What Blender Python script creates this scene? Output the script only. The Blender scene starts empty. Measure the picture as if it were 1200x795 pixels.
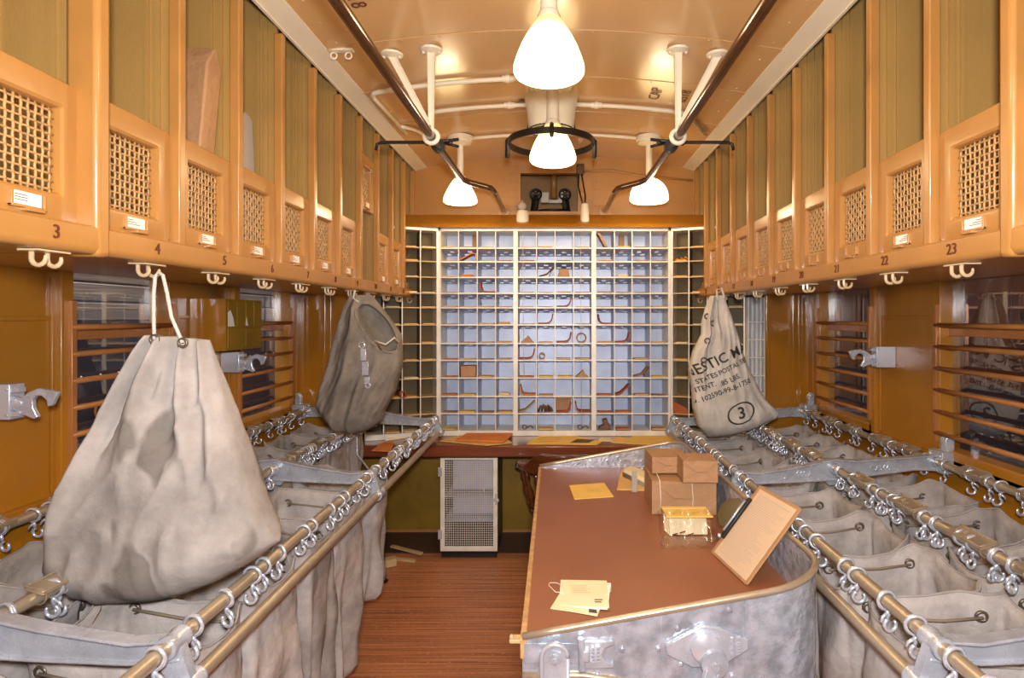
import bpy, math, random
from mathutils import Vector, Matrix, noise
from mathutils.bvhtree import BVHTree
random.seed(7)
PI = math.pi
C = bpy.context.scene.collection
E = 1.66            # eye height above the car floor
WX = 1.78           # inner face of the side walls
WLOC = {}

def at(px, py, Y):  # photograph point at a given depth
    return Vector(((px-650)*Y/700.0, Y, E+(372-py)*Y/700.0))
def s2l(c):
    return tuple(((v/255.0)/12.92 if v/255.0 <= .04045 else ((v/255.0+.055)/1.055)**2.4) for v in c)+(1,)

# ---------------------------------------------------------------- materials
MATS = {}
def mat(name, col, rough=.5, metal=0, bump=0, bscale=40, var=0, vscale=3, col2=None, coat=0, rvar=0, stretch=None, spec=None):
    m = bpy.data.materials.new(name); m.use_nodes = True
    nt = m.node_tree; N = nt.nodes; L = nt.links
    b = N['Principled BSDF']
    c = s2l(col)
    b.inputs['Base Color'].default_value = c
    b.inputs['Roughness'].default_value = rough
    b.inputs['Metallic'].default_value = metal
    if spec is not None: b.inputs['Specular IOR Level'].default_value = spec
    if coat: b.inputs['Coat Weight'].default_value = coat; b.inputs['Coat Roughness'].default_value = .12
    tc = N.new('ShaderNodeTexCoord'); mp = N.new('ShaderNodeMapping'); L.new(tc.outputs['Object'], mp.inputs[0])
    if stretch: mp.inputs['Scale'].default_value = stretch
    if var or col2:
        n = N.new('ShaderNodeTexNoise'); n.inputs['Scale'].default_value = vscale; n.inputs['Detail'].default_value = 6
        L.new(mp.outputs[0], n.inputs['Vector'])
        r = N.new('ShaderNodeValToRGB'); L.new(n.outputs['Fac'], r.inputs[0])
        c2 = s2l(col2) if col2 else tuple(v*(1-var) for v in c[:3])+(1,)
        r.color_ramp.elements[0].position = .35; r.color_ramp.elements[0].color = c2
        r.color_ramp.elements[1].position = .65; r.color_ramp.elements[1].color = c
        L.new(r.outputs[0], b.inputs['Base Color'])
    if bump:
        n = N.new('ShaderNodeTexNoise'); n.inputs['Scale'].default_value = bscale; n.inputs['Detail'].default_value = 3
        L.new(mp.outputs[0], n.inputs['Vector'])
        bp = N.new('ShaderNodeBump'); bp.inputs['Strength'].default_value = bump; bp.inputs['Distance'].default_value = .01
        L.new(n.outputs['Fac'], bp.inputs['Height']); L.new(bp.outputs[0], b.inputs['Normal'])
    if rvar:
        n = N.new('ShaderNodeTexNoise'); n.inputs['Scale'].default_value = 14; n.inputs['Detail'].default_value = 5
        L.new(mp.outputs[0], n.inputs['Vector'])
        r = N.new('ShaderNodeMapRange'); r.inputs[3].default_value = max(.02, rough-rvar); r.inputs[4].default_value = rough+rvar
        L.new(n.outputs['Fac'], r.inputs[0]); L.new(r.outputs[0], b.inputs['Roughness'])
    MATS[name] = m
    return m

mat('tan_paint', (182,129,66), .34, bump=.08, bscale=30, var=.12, vscale=6, coat=.3)
mat('olive_paint', (170,132,72), .42, bump=.08, bscale=160, var=.14, vscale=3, stretch=(1,1,.3))
mat('wall_paint', (174,114,26), .34, bump=.15, bscale=150, var=.15, vscale=2, coat=.35)
mat('gloss_wall_paint', (168,110,32), .16, bump=.05, bscale=20, var=.1, vscale=2, coat=.6)
mat('rear_wall_paint', (176,124,62), .4, bump=.08, bscale=40, var=.15, vscale=3)
mat('lower_wall_paint', (150,114,16), .5, bump=.12, bscale=60, var=.3, vscale=4)
mat('ceiling_paint', (206,164,112), .22, bump=.06, bscale=6, var=.06, vscale=2, coat=.25)
mat('cream_paint', (226,214,190), .38, bump=.05, bscale=60)
mat('dark_bar_paint', (92,60,36), .2, metal=.5, var=.3, vscale=8, coat=.5)
mat('black_iron', (38,34,30), .4, metal=.3)
mat('aluminium', (200,204,214), .27, metal=.45, bump=.2, bscale=50, var=.22, vscale=18, rvar=.12)
mat('rough_aluminium', (206,212,224), .24, metal=.5, bump=.6, bscale=36, var=.42, vscale=22, rvar=.15)
mat('rail_metal', (190,172,146), .3, metal=.55, var=.15, vscale=20, bump=.05, bscale=80)
mat('bright_metal', (214,218,228), .25, metal=.55)
mat('case_metal', (206,214,234), .42, metal=.25, var=.16, vscale=7, bump=.1, bscale=50)
mat('case_edge', (240,234,222), .4, metal=.1, var=.15, vscale=12)
mat('wing_wood', (206,174,124), .5, var=.2, vscale=12)
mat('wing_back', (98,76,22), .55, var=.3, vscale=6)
mat('manila', (222,176,104), .7, var=.12, vscale=14)
mat('orange_paper', (214,128,62), .7, var=.15, vscale=14)
mat('red_paper', (170,84,44), .7, var=.2, vscale=10)
mat('cream_paper', (240,222,180), .75, var=.06, vscale=10)
mat('white_paper', (240,236,226), .7)
mat('yellow_paper', (238,196,100), .7, var=.05, vscale=10)
mat('kraft', (178,134,92), .55, bump=.6, bscale=24, var=.12, vscale=5)
mat('grey_paper', (170,160,150), .7)
mat('print_ink', (60,52,44), .7)
mat('brown_ink', (96,40,20), .6)
mat('string', (225,215,195), .8)
mat('rope', (205,198,186), .85, bump=.5, bscale=300)
mat('lino', (148,90,58), .38, bump=.1, bscale=180, var=.12, vscale=4)
mat('worn_edge', (206,160,104), .5, bump=.3, bscale=60, var=.35, vscale=30)
mat('table_wood', (124,62,34), .28, bump=.06, bscale=20, var=.25, vscale=4, stretch=(.4,6,6), coat=.4)
mat('chair_wood', (98,50,24), .22, var=.4, vscale=5, stretch=(1,1,6), coat=.5)
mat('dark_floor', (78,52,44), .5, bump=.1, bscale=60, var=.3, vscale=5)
mat('bronze_bars', (186,122,66), .3, metal=.2, var=.2, vscale=10)
mat('dark_felt', (30,24,20), .8)
mat('outer_dark', (58,60,74), .45, var=.3, vscale=4)
mat('outer_plank', (140,132,130), .6, var=.35, vscale=5, stretch=(1,.3,8), bump=.3, bscale=14)
mat('faint_ink', (190,172,154), .7)
mat('film_amber', (84,70,40), .2, coat=.5)
mat('outer_red', (112,62,38), .5, var=.2, vscale=4, stretch=(1,5,1))
mat('gold', (226,160,70), .4, metal=.3)
mat('leather', (116,80,56), .55, var=.2, vscale=14)

def floor_mat():
    m = mat('floor_wood', (132,66,40), .42, bump=.1, bscale=50)
    nt = m.node_tree; N = nt.nodes; L = nt.links; b = N['Principled BSDF']
    tc = N.new('ShaderNodeTexCoord')
    mp = N.new('ShaderNodeMapping'); L.new(tc.outputs['Object'], mp.inputs[0]); mp.inputs['Scale'].default_value = (1.2, 60, 1)
    n = N.new('ShaderNodeTexNoise'); n.inputs['Scale'].default_value = 1.5; n.inputs['Detail'].default_value = 8; L.new(mp.outputs[0], n.inputs['Vector'])
    r = N.new('ShaderNodeValToRGB'); L.new(n.outputs['Fac'], r.inputs[0])
    r.color_ramp.elements[0].position = .32; r.color_ramp.elements[0].color = s2l((146,88,58))
    r.color_ramp.elements[1].position = .66; r.color_ramp.elements[1].color = s2l((204,134,90))
    # plank joints
    w = N.new('ShaderNodeTexWave'); w.wave_type = 'BANDS'; w.bands_direction = 'Y'; w.inputs['Scale'].default_value = 5.2; w.inputs['Distortion'].default_value = .05
    L.new(tc.outputs['Object'], w.inputs['Vector'])
    r2 = N.new('ShaderNodeValToRGB'); L.new(w.outputs['Fac'], r2.inputs[0])
    r2.color_ramp.elements[0].position = 0; r2.color_ramp.elements[0].color = (.6,.6,.6,1)
    r2.color_ramp.elements[1].position = .05; r2.color_ramp.elements[1].color = (1,1,1,1)
    mx = N.new('ShaderNodeMix'); mx.data_type = 'RGBA'; mx.blend_type = 'MULTIPLY'; mx.inputs[0].default_value = 1
    L.new(r.outputs[0], mx.inputs[6]); L.new(r2.outputs[0], mx.inputs[7])
    # scuffs
    v = N.new('ShaderNodeTexNoise'); v.inputs['Scale'].default_value = 55; v.inputs['Detail'].default_value = 4; L.new(tc.outputs['Object'], v.inputs['Vector'])
    r3 = N.new('ShaderNodeValToRGB'); L.new(v.outputs['Fac'], r3.inputs[0])
    r3.color_ramp.elements[0].position = .58; r3.color_ramp.elements[0].color = (0,0,0,1)
    r3.color_ramp.elements[1].position = .70; r3.color_ramp.elements[1].color = (.75,.75,.75,1)
    mx2 = N.new('ShaderNodeMix'); mx2.data_type = 'RGBA'; L.new(r3.outputs[0], mx2.inputs[0])
    L.new(mx.outputs[2], mx2.inputs[6]); mx2.inputs[7].default_value = s2l((196,140,104))
    L.new(mx2.outputs[2], b.inputs['Base Color'])
floor_mat()

def canvas_mat(name, col, dark, stain=None, str_=0.55, rnd=.25):
    m = bpy.data.materials.new(name); m.use_nodes = True
    nt = m.node_tree; N = nt.nodes; L = nt.links; b = N['Principled BSDF']
    b.inputs['Roughness'].default_value = .9; b.inputs['Specular IOR Level'].default_value = .15
    tc = N.new('ShaderNodeTexCoord')
    n = N.new('ShaderNodeTexNoise'); n.inputs['Scale'].default_value = 5; n.inputs['Detail'].default_value = 8; n.inputs['Roughness'].default_value = .65
    L.new(tc.outputs['Object'], n.inputs['Vector'])
    r = N.new('ShaderNodeValToRGB'); L.new(n.outputs['Fac'], r.inputs[0])
    r.color_ramp.elements[0].position = .3; r.color_ramp.elements[0].color = s2l(dark)
    r.color_ramp.elements[1].position = .62; r.color_ramp.elements[1].color = s2l(col)
    out = r.outputs[0]
    if stain:
        n2 = N.new('ShaderNodeTexNoise'); n2.inputs['Scale'].default_value = 4.2; n2.inputs['Detail'].default_value = 3
        mp = N.new('ShaderNodeMapping'); mp.inputs['Location'].default_value = (3.1,1.7,.4); mp.inputs['Scale'].default_value = (1.4,1,.8)
        L.new(tc.outputs['Object'], mp.inputs[0]); L.new(mp.outputs[0], n2.inputs['Vector'])
        r2 = N.new('ShaderNodeValToRGB'); L.new(n2.outputs['Fac'], r2.inputs[0])
        r2.color_ramp.elements[0].position = .60; r2.color_ramp.elements[0].color = (0,0,0,1)
        r2.color_ramp.elements[1].position = .64; r2.color_ramp.elements[1].color = (.55,.55,.55,1)
        mx = N.new('ShaderNodeMix'); mx.data_type = 'RGBA'; L.new(r2.outputs[0], mx.inputs[0]); L.new(out, mx.inputs[6]); mx.inputs[7].default_value = s2l(stain)
        out = mx.outputs[2]
    oi = N.new('ShaderNodeObjectInfo'); mr = N.new('ShaderNodeMapRange'); L.new(oi.outputs['Random'], mr.inputs[0])
    mr.inputs[3].default_value = 1-rnd; mr.inputs[4].default_value = 1
    mv = N.new('ShaderNodeMix'); mv.data_type = 'RGBA'; mv.blend_type = 'MULTIPLY'; mv.inputs[0].default_value = 1
    L.new(out, mv.inputs[6]); L.new(mr.outputs[0], mv.inputs[7]); L.new(mv.outputs[2], b.inputs['Base Color'])
    w = N.new('ShaderNodeTexNoise'); w.inputs['Scale'].default_value = 420; w.inputs['Detail'].default_value = 2; L.new(tc.outputs['Object'], w.inputs['Vector'])
    w2 = N.new('ShaderNodeTexNoise'); w2.inputs['Scale'].default_value = 14; w2.inputs['Detail'].default_value = 5; L.new(tc.outputs['Object'], w2.inputs['Vector'])
    b1 = N.new('ShaderNodeBump'); b1.inputs['Strength'].default_value = .35; b1.inputs['Distance'].default_value = .002; L.new(w.outputs['Fac'], b1.inputs['Height'])
    b2 = N.new('ShaderNodeBump'); b2.inputs['Strength'].default_value = str_; b2.inputs['Distance'].default_value = .02; L.new(w2.outputs['Fac'], b2.inputs['Height'])
    L.new(b1.outputs[0], b2.inputs['Normal']); L.new(b2.outputs[0], b.inputs['Normal'])
    MATS[name] = m
canvas_mat('canvas', (188,178,172), (134,126,120))
mat('hook_paint', (196,170,130), .35, coat=.3)
canvas_mat('canvas_big', (170,161,154), (130,123,117), (74,64,54), .3, 0)
mat('tan_sheet', (214,184,152), .6)
mat('drawcord_fibre', (132,116,98), .8)
mat('dull_brass', (112,100,86), .4, metal=.6)
canvas_mat('canvas_grey', (140,130,118), (100,92,84), None, .5, 0)
canvas_mat('canvas_cream', (210,202,192), (176,168,158), None, .35, 0)

def glass_mat():
    m = bpy.data.materials.new('window_glass'); m.use_nodes = True
    nt = m.node_tree; N = nt.nodes; L = nt.links
    for x in list(N): N.remove(x)
    o = N.new('ShaderNodeOutputMaterial'); t = N.new('ShaderNodeBsdfTransparent'); g = N.new('ShaderNodeBsdfGlossy'); g.inputs['Roughness'].default_value = .02
    t.inputs[0].default_value = (.82,.84,.86,1)
    lw = N.new('ShaderNodeLayerWeight'); f = N.new('ShaderNodeMapRange'); f.inputs[3].default_value = .07; f.inputs[4].default_value = .5; L.new(lw.outputs['Facing'], f.inputs[0]); mx = N.new('ShaderNodeMixShader')
    L.new(f.outputs[0], mx.inputs[0]); L.new(t.outputs[0], mx.inputs[1]); L.new(g.outputs[0], mx.inputs[2]); L.new(mx.outputs[0], o.inputs[0])
    MATS['glass'] = m
    m = bpy.data.materials.new('clear_film'); m.use_nodes = True
    nt = m.node_tree; N = nt.nodes; L = nt.links
    for x in list(N): N.remove(x)
    o = N.new('ShaderNodeOutputMaterial'); t = N.new('ShaderNodeBsdfTransparent'); g = N.new('ShaderNodeBsdfGlossy'); g.inputs['Roughness'].default_value = .12
    mx = N.new('ShaderNodeMixShader'); mx.inputs[0].default_value = .16
    L.new(t.outputs[0], mx.inputs[1]); L.new(g.outputs[0], mx.inputs[2]); L.new(mx.outputs[0], o.inputs[0])
    MATS['film'] = m
glass_mat()
def shade_mat(name, strength, h):
    # opal glass: brightest round the bulb, duller up at the fitting
    m = bpy.data.materials.new(name); m.use_nodes = True
    nt = m.node_tree; N = nt.nodes; L = nt.links; b = N['Principled BSDF']
    b.inputs['Base Color'].default_value = (.5,.42,.25,1); b.inputs['Roughness'].default_value = .2
    tc = N.new('ShaderNodeTexCoord'); sp = N.new('ShaderNodeSeparateXYZ'); L.new(tc.outputs['Object'], sp.inputs[0])
    mr = N.new('ShaderNodeMapRange'); mr.inputs[1].default_value = 0; mr.inputs[2].default_value = h
    mr.inputs[3].default_value = 0; mr.inputs[4].default_value = 1; L.new(sp.outputs['Z'], mr.inputs[0])
    cr = N.new('ShaderNodeValToRGB'); L.new(mr.outputs[0], cr.inputs[0])
    cr.color_ramp.elements[0].position = 0; cr.color_ramp.elements[0].color = (1,.72,.36,1)
    cr.color_ramp.elements[1].position = 1; cr.color_ramp.elements[1].color = (.10,.055,.008,1)
    e = cr.color_ramp.elements.new(.5); e.color = (1,.72,.32,1)
    e = cr.color_ramp.elements.new(.8); e.color = (.30,.19,.05,1)
    L.new(cr.outputs[0], b.inputs['Emission Color']); b.inputs['Emission Strength'].default_value = strength
    MATS[name] = m

# ---------------------------------------------------------------- mesh builder
class MB:
    def __init__(s): s.v = []; s.f = []
    def add(s, vs, fs):
        o = len(s.v); s.v += [Vector(p) for p in vs]; s.f += [tuple(i+o for i in f) for f in fs]; return s
    def box(s, x0, x1, y0, y1, z0, z1):
        return s.add([(x0,y0,z0),(x1,y0,z0),(x1,y1,z0),(x0,y1,z0),(x0,y0,z1),(x1,y0,z1),(x1,y1,z1),(x0,y1,z1)],
            [(0,3,2,1),(4,5,6,7),(0,1,5,4),(1,2,6,5),(2,3,7,6),(3,0,4,7)])
    def obox(s, c, ax, ay, az, sx, sy, sz):       # oriented box, half sizes
        c = Vector(c); ax = Vector(ax).normalized()*sx; ay = Vector(ay).normalized()*sy; az = Vector(az).normalized()*sz
        vs = [c+ax*i+ay*j+az*k for k in (-1,1) for (i,j) in ((-1,-1),(1,-1),(1,1),(-1,1))]
        return s.add(vs, [(0,3,2,1),(4,5,6,7),(0,1,5,4),(1,2,6,5),(2,3,7,6),(3,0,4,7)])
    def prism(s, pts, ext):                       # closed polygon of 3D points pushed along ext
        n = len(pts); ext = Vector(ext); p = [Vector(q) for q in pts]
        return s.add(p+[q+ext for q in p], [tuple(range(n-1,-1,-1)), tuple(range(n,2*n))]+[(i,(i+1)%n,(i+1)%n+n,i+n) for i in range(n)])
    def loft(s, rings, cap=True, closed=False):
        n = len(rings[0]); vs = [p for r in rings for p in r]; fs = []
        m = len(rings)
        for a in range(m if closed else m-1):
            b = (a+1) % m
            for i in range(n): j = (i+1) % n; fs.append((a*n+i, a*n+j, b*n+j, b*n+i))
        if cap and not closed: fs += [tuple(range(n-1,-1,-1)), tuple((m-1)*n+i for i in range(n))]
        return s.add(vs, fs)
    def tube(s, pts, r, n=8, closed=False):
        pts = [Vector(p) for p in pts]; m = len(pts); rings = []
        rr = r if isinstance(r, (list, tuple)) else [r]*m
        up = None
        for i in range(m):
            a = pts[i-1] if (i > 0 or closed) else pts[i]; b = pts[(i+1) % m] if (i < m-1 or closed) else pts[i]
            t = (b-a).normalized()
            if up is None:
                up = t.orthogonal().normalized()
            else:
                up = (up - t*up.dot(t))
                up = up.normalized() if up.length > 1e-5 else t.orthogonal().normalized()
            q = t.cross(up)
            rings.append([pts[i]+(up*math.cos(2*PI*k/n)+q*math.sin(2*PI*k/n))*rr[i] for k in range(n)])
        return s.loft(rings, True, closed)
    def lathe(s, prof, c, n=24, axis=(0,0,1)):
        c = Vector(c); a = Vector(axis).normalized(); u = a.orthogonal().normalized(); w = a.cross(u)
        rings = [[c+a*z+(u*math.cos(2*PI*k/n)+w*math.sin(2*PI*k/n))*max(r,1e-4) for k in range(n)] for r, z in prof]
        return s.loft(rings, True)
    def torus(s, c, R, r, axis=(0,0,1), n=16, m=6):
        c = Vector(c); a = Vector(axis).normalized(); u = a.orthogonal().normalized(); w = a.cross(u)
        return s.tube([c+(u*math.cos(2*PI*k/n)+w*math.sin(2*PI*k/n))*R for k in range(n)], r, m, True)
    def ball(s, c, r, n=8, flat=1.0, axis=(0,0,1)):
        return s.lathe([(r*math.sin(PI*i/6), -r*flat*math.cos(PI*i/6)) for i in range(7)], c, n, axis)
    def grid(s, P, nu, nv):
        return s.add([P(i/(nu-1.0), j/(nv-1.0)) for j in range(nv) for i in range(nu)],
            [(j*nu+i, j*nu+i+1, (j+1)*nu+i+1, (j+1)*nu+i) for j in range(nv-1) for i in range(nu-1)])

def tag(o, label, cat=None, group=None, kind=None):
    if label: o['label'] = label
    if cat: o['category'] = cat
    if group: o['group'] = group
    if kind: o['kind'] = kind
    return o
def thing(name, label, cat, loc=(0,0,0), group=None):
    o = bpy.data.objects.new(name, None); C.objects.link(o); o.location = loc; o.empty_display_size = .05
    WLOC[o.name] = Vector(loc)
    return tag(o, label, cat, group)
def obj(name, mb, m, parent=None, smooth=False, bev=0, solid=0, origin=None):
    me = bpy.data.meshes.new(name)
    if parent is not None: off = WLOC[parent.name]
    elif origin is not None: off = Vector(origin)
    else:
        xs = [p.x for p in mb.v]; ys = [p.y for p in mb.v]; zs = [p.z for p in mb.v]
        off = Vector(((min(xs)+max(xs))/2, (min(ys)+max(ys))/2, min(zs)))
    me.from_pydata([p-off for p in mb.v], [], mb.f); me.validate()
    import bmesh
    bm = bmesh.new(); bm.from_mesh(me); bmesh.ops.recalc_face_normals(bm, faces=bm.faces); bm.to_mesh(me); bm.free()
    me.materials.append(MATS[m])
    o = bpy.data.objects.new(name, me); C.objects.link(o)
    if smooth:
        me.shade_smooth()
        if smooth is not True: me.set_sharp_from_angle(angle=math.radians(smooth))
    if bev:
        b = o.modifiers.new('bevel', 'BEVEL'); b.width = bev; b.segments = 2; b.limit_method = 'ANGLE'; b.angle_limit = math.radians(40)
        if not smooth: me.shade_smooth(); me.set_sharp_from_angle(angle=math.radians(50))
    if solid:
        b = o.modifiers.new('thickness', 'SOLIDIFY'); b.thickness = solid; b.offset = 0
    if parent is not None:
        o.parent = parent; WLOC[o.name] = off.copy()
    else:
        o.location = off; WLOC[o.name] = off.copy()
    return o
def top(name, mb, m, label, cat, group=None, **k):
    return tag(obj(name, mb, m, None, **k), label, cat, group)
def struct(name, mb, m, parent=None, **k):
    o = obj(name, mb, m, parent, **k)
    if parent is None: o['kind'] = 'structure'
    return o
def dup(root, loc, label=None, group=None, rotz=None):
    r = root.copy(); C.objects.link(r); r.location = loc
    if rotz is not None: r.rotation_euler = (0,0,rotz)
    if label: r['label'] = label
    if group: r['group'] = group
    def kids(src, dst):
        for ch in list(src.children):
            c = ch.copy(); C.objects.link(c); c.parent = dst; kids(ch, c)
    kids(root, r)
    return r
def rotated(mb, loc, rz=0, rx=0, ry=0):
    M = Matrix.Translation(loc) @ Matrix.Rotation(rz,4,'Z') @ Matrix.Rotation(ry,4,'Y') @ Matrix.Rotation(rx,4,'X')
    mb.v = [M @ p for p in mb.v]; return mb
def text_mb(s, size, origin, xdir, ydir, ext=.0008, bold=0, cx=True):
    cu = bpy.data.curves.new('t', 'FONT'); cu.body = s; cu.size = size; cu.extrude = ext; cu.offset = bold; cu.resolution_u = 3
    cu.align_x = 'CENTER' if cx else 'LEFT'; cu.align_y = 'CENTER'
    t = bpy.data.objects.new('t', cu); C.objects.link(t)
    dg = bpy.context.evaluated_depsgraph_get(); me = t.evaluated_get(dg).to_mesh()
    x = Vector(xdir).normalized(); y = Vector(ydir).normalized(); z = x.cross(y); o = Vector(origin)
    mb = MB(); mb.v = [o+x*v.co.x+y*v.co.y+z*v.co.z for v in me.vertices]; mb.f = [tuple(p.vertices) for p in me.polygons]
    t.evaluated_get(dg).to_mesh_clear(); bpy.data.objects.remove(t); bpy.data.curves.remove(cu)
    return mb
def arc(c, r, a0, a1, n, u=(1,0,0), w=(0,0,1)):
    c = Vector(c); u = Vector(u); w = Vector(w)
    return [c+(u*math.cos(a0+(a1-a0)*i/(n-1))+w*math.sin(a0+(a1-a0)*i/(n-1)))*r for i in range(n)]
ORD = ['first','second','third','fourth','fifth','sixth','seventh','eighth','ninth','tenth','eleventh','twelfth']
# ================================================================ THE SETTING
CEZ = lambda x: E+1.245-.088*x*x
YB = 4.60; Y0 = -1.6
struct('floor', MB().box(-WX,WX,Y0,4.2,-.05,0), 'floor_wood')
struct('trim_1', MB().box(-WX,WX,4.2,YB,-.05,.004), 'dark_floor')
m = MB(); xs = [-1.09+2.18*i/24 for i in range(25)]
m.loft([[Vector((x,Y0,CEZ(x))), Vector((x,YB+.02,CEZ(x))), Vector((x,YB+.02,CEZ(x)+.04)), Vector((x,Y0,CEZ(x)+.04))] for x in xs])
ceil = struct('ceiling', m, 'ceiling_paint', smooth=40)
m = MB()
for Y in (.9,1.6,2.02,2.58,3.08,3.6,4.05):    # lapped sheet seams with their rivets
    m.loft([[Vector((x,Y,CEZ(x)-.0005)), Vector((x,Y+.03,CEZ(x)-.0005)), Vector((x,Y+.03,CEZ(x)-.003)), Vector((x,Y,CEZ(x)-.003))] for x in xs[1:24]])
    for k in range(13):
        x = -1+2*k/12.0; m.ball((x,Y+.015,CEZ(x)-.003), .0055, 6, .6)
for k in range(24): m.ball((-.93,.5+k*.17,CEZ(.93)), .005, 6, .6); m.ball((.93,.5+k*.17,CEZ(.93)), .005, 6, .6)
struct('rivet', m, 'ceiling_paint', ceil)
for sx in (-1,1):
    m = MB().prism([(sx*1.072,Y0,E+1.128),(sx*.985,Y0,CEZ(.985)-.004),(sx*.985,Y0,CEZ(.985)+.01),(sx*1.072,Y0,E+1.16)], (0,YB-Y0,0)).prism([(sx*1.064,Y0,E+1.125),(sx*1.075,Y0,E+1.125),(sx*1.075,Y0,E+1.56),(sx*1.064,Y0,E+1.56)], (0,YB-Y0,0))
    struct('trim_%d' % (2 if sx < 0 else 3), m, 'cream_paint')
# ceiling stencils
def stencil(s, p, xd, yd): return obj('stencil_number', text_mb(s, .085, p, xd, yd, .0006), 'brown_ink', ceil)
stencil('CAP', (.55,3.25,CEZ(.55)-.004), (0,-1,0), (-1,0,.097)); stencil('8518', (.70,3.24,CEZ(.70)-.004), (0,-1,0), (-1,0,.123))
stencil('8518', (-.75,2.215,CEZ(.75)-.004), (0,1,0), (1,0,.132)); stencil('CAP', (-.60,2.17,CEZ(.6)-.004), (0,1,0), (1,0,.105))
obj('stencil_number', text_mb('516', .05, (-.19,3.42,CEZ(.19)-.004), (0,-1,0), (-1,0,0), .0006), 'brown_ink', ceil)

# side walls with window openings
wins = [(2.15,2.74),(3.30,3.97)]; ZS, ZT = E-.62, E+.27
for sx, side in ((-1,'left'),(1,'right')):
    m = MB(); a, b = sorted((sx*WX, sx*(WX+.08)))
    m.box(a,b,Y0,YB+.05,-.02,ZS); m.box(a,b,Y0,YB+.05,ZT,E+1.55)
    y = Y0
    for (w0,w1) in wins+[(YB+.05,0)]:
        m.box(a,b,y,w0,ZS,ZT); y = w1
    w = struct('wall_'+side, m, 'wall_paint')
    # panel joints and beads on the piers
    m = MB(); xi = sx*WX
    def strip(y0,y1,z0,z1,t=.012): a2,b2 = sorted((xi, xi-sx*t)); m.box(a2,b2,y0,y1,z0,z1)
    strip(.4,2.10,E-.012,E+.004,.008); strip(2.80,3.25,E-.006,E+.008,.008)
    for yy in (2.105,2.80,3.25,4.0,4.1): strip(yy,yy+.018,E-.62,E+.14,.01)
    strip(.4,4.2,ZS-.05,ZS-.01,.03)
    struct('panel_bead', m, 'wall_paint', w, bev=.002)
    for i,(w0,w1) in enumerate(wins):
        nwin = i+1+(0 if sx < 0 else 2)
        m = MB(); t = .045; a2,b2 = sorted((xi-sx*.03, xi+sx*.05))
        m.box(a2,b2,w0-.03,w0+t-.02,ZS-.02,ZT+.02); m.box(a2,b2,w1-t+.02,w1+.03,ZS-.02,ZT+.02)
        m.box(a2,b2,w0,w1,ZS-.03,ZS+.03); m.box(a2,b2,w0,w1,ZT-.02,ZT+.02)
        wd = struct('window_%d' % nwin, m, 'wall_paint', bev=.004)
        a3,b3 = sorted((xi+sx*.012, xi+sx*.045))
        struct('sash_rail', MB().box(a3,b3,w0,w1,E-.085,E-.045), 'bronze_bars', wd, bev=.003)
        struct('window_pane', MB().add([(sx*(WX+.03),w0,ZS),(sx*(WX+.03),w1,ZS),(sx*(WX+.03),w1,ZT),(sx*(WX+.03),w0,ZT)],[(0,1,2,3)]), 'glass', wd)
        m = MB()
        for yy in (w0-.002, w1-.022): a4,b4 = sorted((xi-sx*.045, xi-sx*.025)); m.box(a4,b4,yy,yy+.024,ZS+.05,E+.06)
        struct('bar_bracket', m, 'bronze_bars', wd, bev=.002)
        for k in range(6):
            z = E-.036-k*.098
            struct('guard_bar', MB().tube([(xi-sx*.037,w0+.005,z),(xi-sx*.037,w1-.005,z)], .0105, 10), 'bronze_bars', wd, smooth=True)
# back wall with the opening above the case, in pieces round the hole
ox0,ox1,oz0,oz1 = -.263,.178,E+.815,E+1.11
m = MB(); t = .04
m.box(-WX,WX,YB,YB+t,0,.775); m.box(-WX,-.87,YB,YB+t,.775,E+.66); m.box(.87,WX,YB,YB+t,.775,E+.66); m.box(-WX,WX,YB,YB+t,E+.66,oz0); m.box(-WX,ox0,YB,YB+t,oz0,E+1.55); m.box(ox1,WX,YB,YB+t,oz0,E+1.55); m.box(ox0,ox1,YB,YB+t,oz1,E+1.55)
wb = struct('wall_back', m, 'rear_wall_paint')
struct('lower_panel', MB().box(-1.75,1.75,YB-.012,YB-.001,.03,.78), 'lower_wall_paint', wb)
m = MB()
for x in (-1.05,-.33,-.27,.06,.10): m.box(x,x+.012,YB-.018,YB-.012,.03,.70)
for x in (-1.02,-.30,.085):
    for k in range(10): m.ball((x,YB-.013,.08+k*.07), .005, 6, .6, (0,1,0))
struct('panel_seam', m, 'lower_wall_paint', wb)
m = MB()
for x in (-.36,.30): m.box(x,x+.06,YB-.006,YB,oz0,CEZ(.3)-.01)
for x in (-.345,-.315,-.285,.21,.315,.345):
    for k in range(6): m.ball((x,YB-.008,oz0+.04+k*.062), .0055, 6, .6, (0,1,0))
for k in range(30):
    x = -1.0+k*2/29.0; m.ball((x,YB-.001,CEZ(x)-.035), .0045, 6, .6, (0,1,0))
m.box(ox0-.02,ox1+.02,YB-.008,YB,oz1,oz1+.02); m.box(ox0-.02,ox1+.02,YB-.008,YB,oz0-.02,oz0)
m.box(ox0-.02,ox0,YB-.008,YB,oz0,oz1); m.box(ox1,ox1+.02,YB-.008,YB,oz0,oz1)
struct('rivet_strip', m, 'rear_wall_paint', wb)
# recess beyond the opening: the far bulkhead of the next compartment
m = MB(); m.box(-.6,.5,5.2,5.24,2.2,3.1); m.box(-.64,-.6,YB+t,5.24,2.2,3.1); m.box(.5,.54,YB+t,5.24,2.2,3.1); m.box(-.64,.54,YB+t,5.24,2.16,2.2); m.box(-.64,.54,YB+t,5.24,3.1,3.14)
for k in range(8): m.ball((-.5+k*.13,5.195,2.95), .008, 6, .6, (0,1,0))
struct('wall_recess', m, 'rear_wall_paint')
struct('wall_front', MB().box(-WX,WX,Y0-.05,Y0,0,E+1.55), 'wall_paint')
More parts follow.
